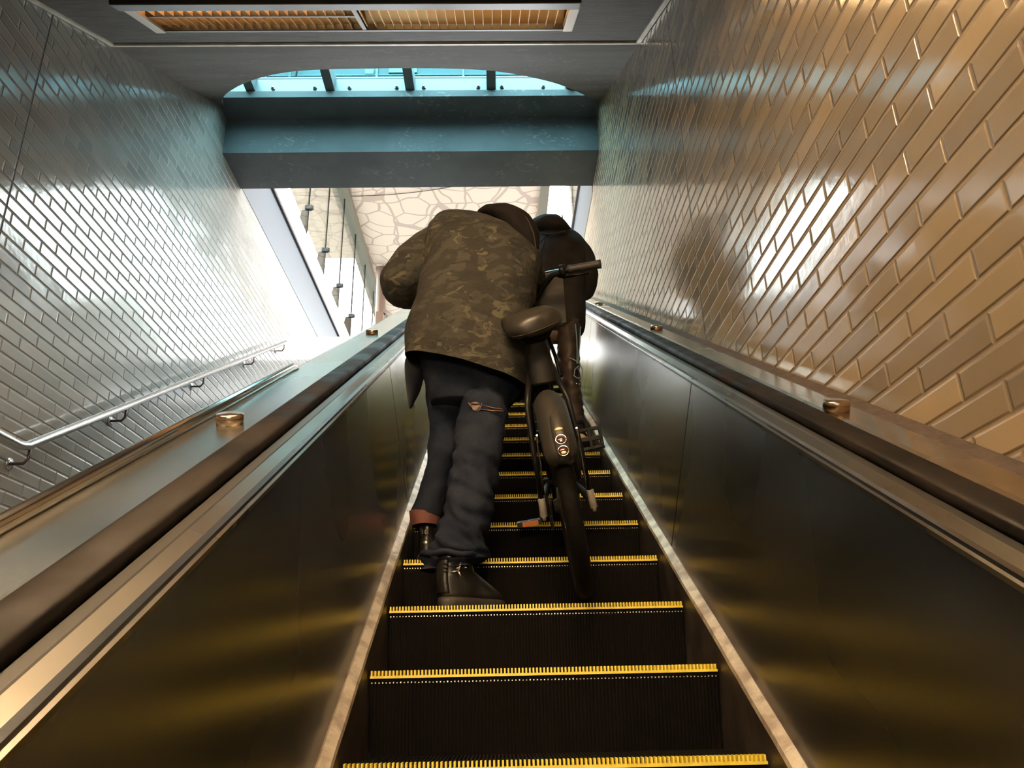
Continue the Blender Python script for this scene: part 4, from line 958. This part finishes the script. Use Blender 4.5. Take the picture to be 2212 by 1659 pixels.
# ------------------------------------------------------------------ person further up
p2 = thing('person', 'person in dark hooded coat and wrinkled brown trousers standing ahead of the bicycle', 'person', V((0.37, 4.85, TR[8].z)))
ck = MB(); Y2 = 4.98
ck.loft([pxring((1146, 724), (1252, 724), Y2, 0.15), pxring((1140, 704), (1263, 708), Y2, 0.165), pxring((1136, 655), (1264, 655), Y2, 0.165), pxring((1134, 610), (1268, 610), Y2, 0.165), pxring((1134, 570), (1272, 570), Y2+0.02, 0.16), pxring((1138, 540), (1268, 540), Y2+0.04, 0.15), pxring((1150, 518), (1256, 516), Y2+0.06, 0.125), pxring((1166, 505), (1240, 503), Y2+0.08, 0.08), pxring((1182, 499), (1226, 498), Y2+0.09, 0.04)], 52, 6, pw=2.3, fn=wrinkle(0.012, 6, 5.5))
for sg in (1, -1):
    def mx(x): return x if sg > 0 else 2404-x
    g1 = W(0.42 if sg > 0 else 0.2, 5.75, -0.05)
    limb(ck, [(at(mx(1238), 530, Y2+0.04), 0.085), (at(mx(1255), 552, Y2+0.02), 0.092), (at(mx(1264), 582, Y2), 0.086), (at(mx(1267), 606, Y2), 0.080), (at(mx(1262), 628, Y2+0.04), 0.072), (at(mx(1245), 628, Y2+0.18), 0.062), (at(mx(1225), 612, Y2+0.34), 0.050)], 30, 6, fn=wrinkle(0.008, 9, 1.5+sg))
coat = ck.build('coat', 'coat_dark', p2)
def hr2(x, y, ww, Y, b, ang): return hoodring(x, y, ww, Y, b, radians(ang))
mb = MB(); mb.loft([hr2(1146, 484, 9, 5.02, 0.05, 80), hr2(1160, 483, 15, 5.0, 0.09, 85), hr2(1182, 482, 20, 4.98, 0.12, 90), hr2(1206, 485, 20, 4.98, 0.12, 95), hr2(1222, 490, 15, 5.0, 0.09, 105), hr2(1233, 496, 5, 5.03, 0.04, 110)], 30, 6, fn=wrinkle(0.010, 9, 6.6)); h2o = mb.build('hood', 'coat_dark', p2)
mb = MB(); mb.tube([at(1150, 500, 4.87), at(1175, 506, 4.84), at(1200, 505, 4.83), at(1222, 500, 4.85)], 0.008, 8); mb.build('hood_seam', 'lining_navy', h2o)
mb = MB(); mb.tube([at(1160, 528, 4.84), at(1176, 514, 4.84), at(1184, 508, 4.85)], 0.006, 8); mb.tube([at(1176, 514, 4.84), at(1174, 530, 4.83), at(1168, 548, 4.82)], 0.005, 8); mb.build('back_seam', 'lining_navy', coat)
tr = MB()
def fold2(p, n, u, q): return p+n*(0.010*mnoise.noise(V((p.x*9, p.y*9, p.z*26)))+0.003*sin(u*58+2*sin(q*2)+3*q)*(0.25+0.75*u)+0.008*mnoise.noise(V((p.x*12, p.y*8, p.z*48+p.x*14))))
for sg in (1, -1):
    dx = 0 if sg > 0 else -66; dy = 0
    tr.loft([pxring((1202+dx*0.7, 700), (1254+dx, 700), 4.93, 0.10), pxring((1203+dx, 745), (1253+dx, 745), 4.92, 0.095), pxring((1207+dx, 790), (1252+dx, 790), 4.91, 0.085), pxring((1212+dx, 835), (1255+dx, 835), 4.90, 0.078), pxring((1217+dx, 875), (1260+dx, 875), 4.88, 0.074), pxring((1222+dx, 905), (1262+dx, 905), 4.86, 0.070), pxring((1228+dx, 922), (1262+dx, 922), 4.85, 0.060)], 36, 7, fn=fold2)
trs = tr.build('trousers', 'pants_brown', p2)
for k, (x, y) in enumerate(((1246, 829), (1251, 830))):
    mb = MB(); mb.ell(at(x, y, 4.795), 0.006, 0.004, 0.006); mb.build('snap', 'knob_metal', trs)
for pts in ([(1243, 700), (1246, 730), (1247, 760), (1246, 785)], [(1254, 706), (1253, 740), (1250, 770), (1247, 786)], [(1228, 772), (1242, 778), (1252, 784), (1258, 800), (1257, 815), (1248, 817), (1240, 812), (1242, 798), (1250, 790)]):
    mb = MB(); mb.tube([at(x, y, 4.795) for x, y in pts], 0.0035, 6); mb.build('cord', 'lace_blue', trs)
for sg in (1, -1):
    x = 0.52 if sg > 0 else 0.262
    u, h, f, r, z = sneaker('shoe', p2, V((x, TR[8].y+0.05, TR[8].z+0.0005)), radians(6*sg), ('coat_dark', 'sole_cream'), L=0.29, Wd=0.11, high=0.12, sole=0.036)
    mb = MB(); mb.tube([h+f*0.05+r*0.045+z*0.07, h+f*0.09+r*0.05+z*0.08, h+f*0.12+r*0.04+z*0.085, h+f*0.08+r*0.05+z*0.06], 0.004, 6); mb.build('lace_loop', 'sole_cream', u)
sk = Skel()
pel = at(1200, 715, 5.0); ch = at(1200, 590, 5.04); hc = at(1192, 492, 5.17)
i0 = sk.chain([(pel, (0.12, 0.085))]); i1 = sk.chain([((pel+ch)/2, (0.115, 0.085)), (ch, (0.13, 0.09)), (ch+V((0, 0.03, 0.12)), (0.11, 0.07))], i0)
i2 = sk.chain([(at(1196, 513, 5.11), 0.05)], i1); sk.chain([(hc+V((0, -0.02, -0.05)), 0.058), (hc, (0.072, 0.080)), (hc+V((0, 0.02, 0.04)), 0.06)], i2)
for sg in (1, -1):
    def mx(x): return x if sg > 0 else 2404-x
    a = sk.chain([(at(mx(1240), 533, 5.03), 0.052), (at(mx(1264), 590, 5.0), 0.042), (at(mx(1261), 626, 5.03), 0.038), (at(mx(1225), 612, 5.32), 0.026)], i1)
    w = at(mx(1225), 612, 5.32); hand(sk, a, w, V((-0.1*sg, 1, 0.5)), V((-sg, 0, 0.2)), V((-0.2*sg, 0.2, -1)))
    dx = 0 if sg > 0 else -66; x = 0.52 if sg > 0 else 0.262
    l = sk.chain([(at(1228+dx*0.8, 725, 4.97), 0.078), (at(1229+dx, 790, 4.92), 0.055), (at(1238+dx, 870, 4.89), 0.045), (at(1246+dx, 915, 4.86), 0.034)], i0)
    sk.chain([(V((x, TR[8].y+0.09, TR[8].z+0.06)), 0.034), (V((x+0.01*sg, TR[8].y+0.21, TR[8].z+0.045)), 0.025)], l)
body2 = skin_body('body', 'skin_brown', sk.v, sk.e, sk.r, p2)
fw = V((0, 0.9, -0.43)).normalized(); upv = V((0, 0.43, 0.9)).normalized()
face(body2, hc, fw, upv, sd, 0.074).build('face_features', 'skin_brown', body2)
mb = MB()
for sg in (-1, 1): mb.ell(hc+fw*0.069+sd*sg*0.029+upv*0.004, 0.012, 0.006, 0.007, (sd, fw, upv), 12, 8)
mb.build('eyes', 'hair_black', body2)
mb = MB(); mb.ell(hc-fw*0.012+upv*0.010, 0.078, 0.084, 0.066, (sd, fw, upv), 24, 14); mb.build('hair', 'hair_black', p2)
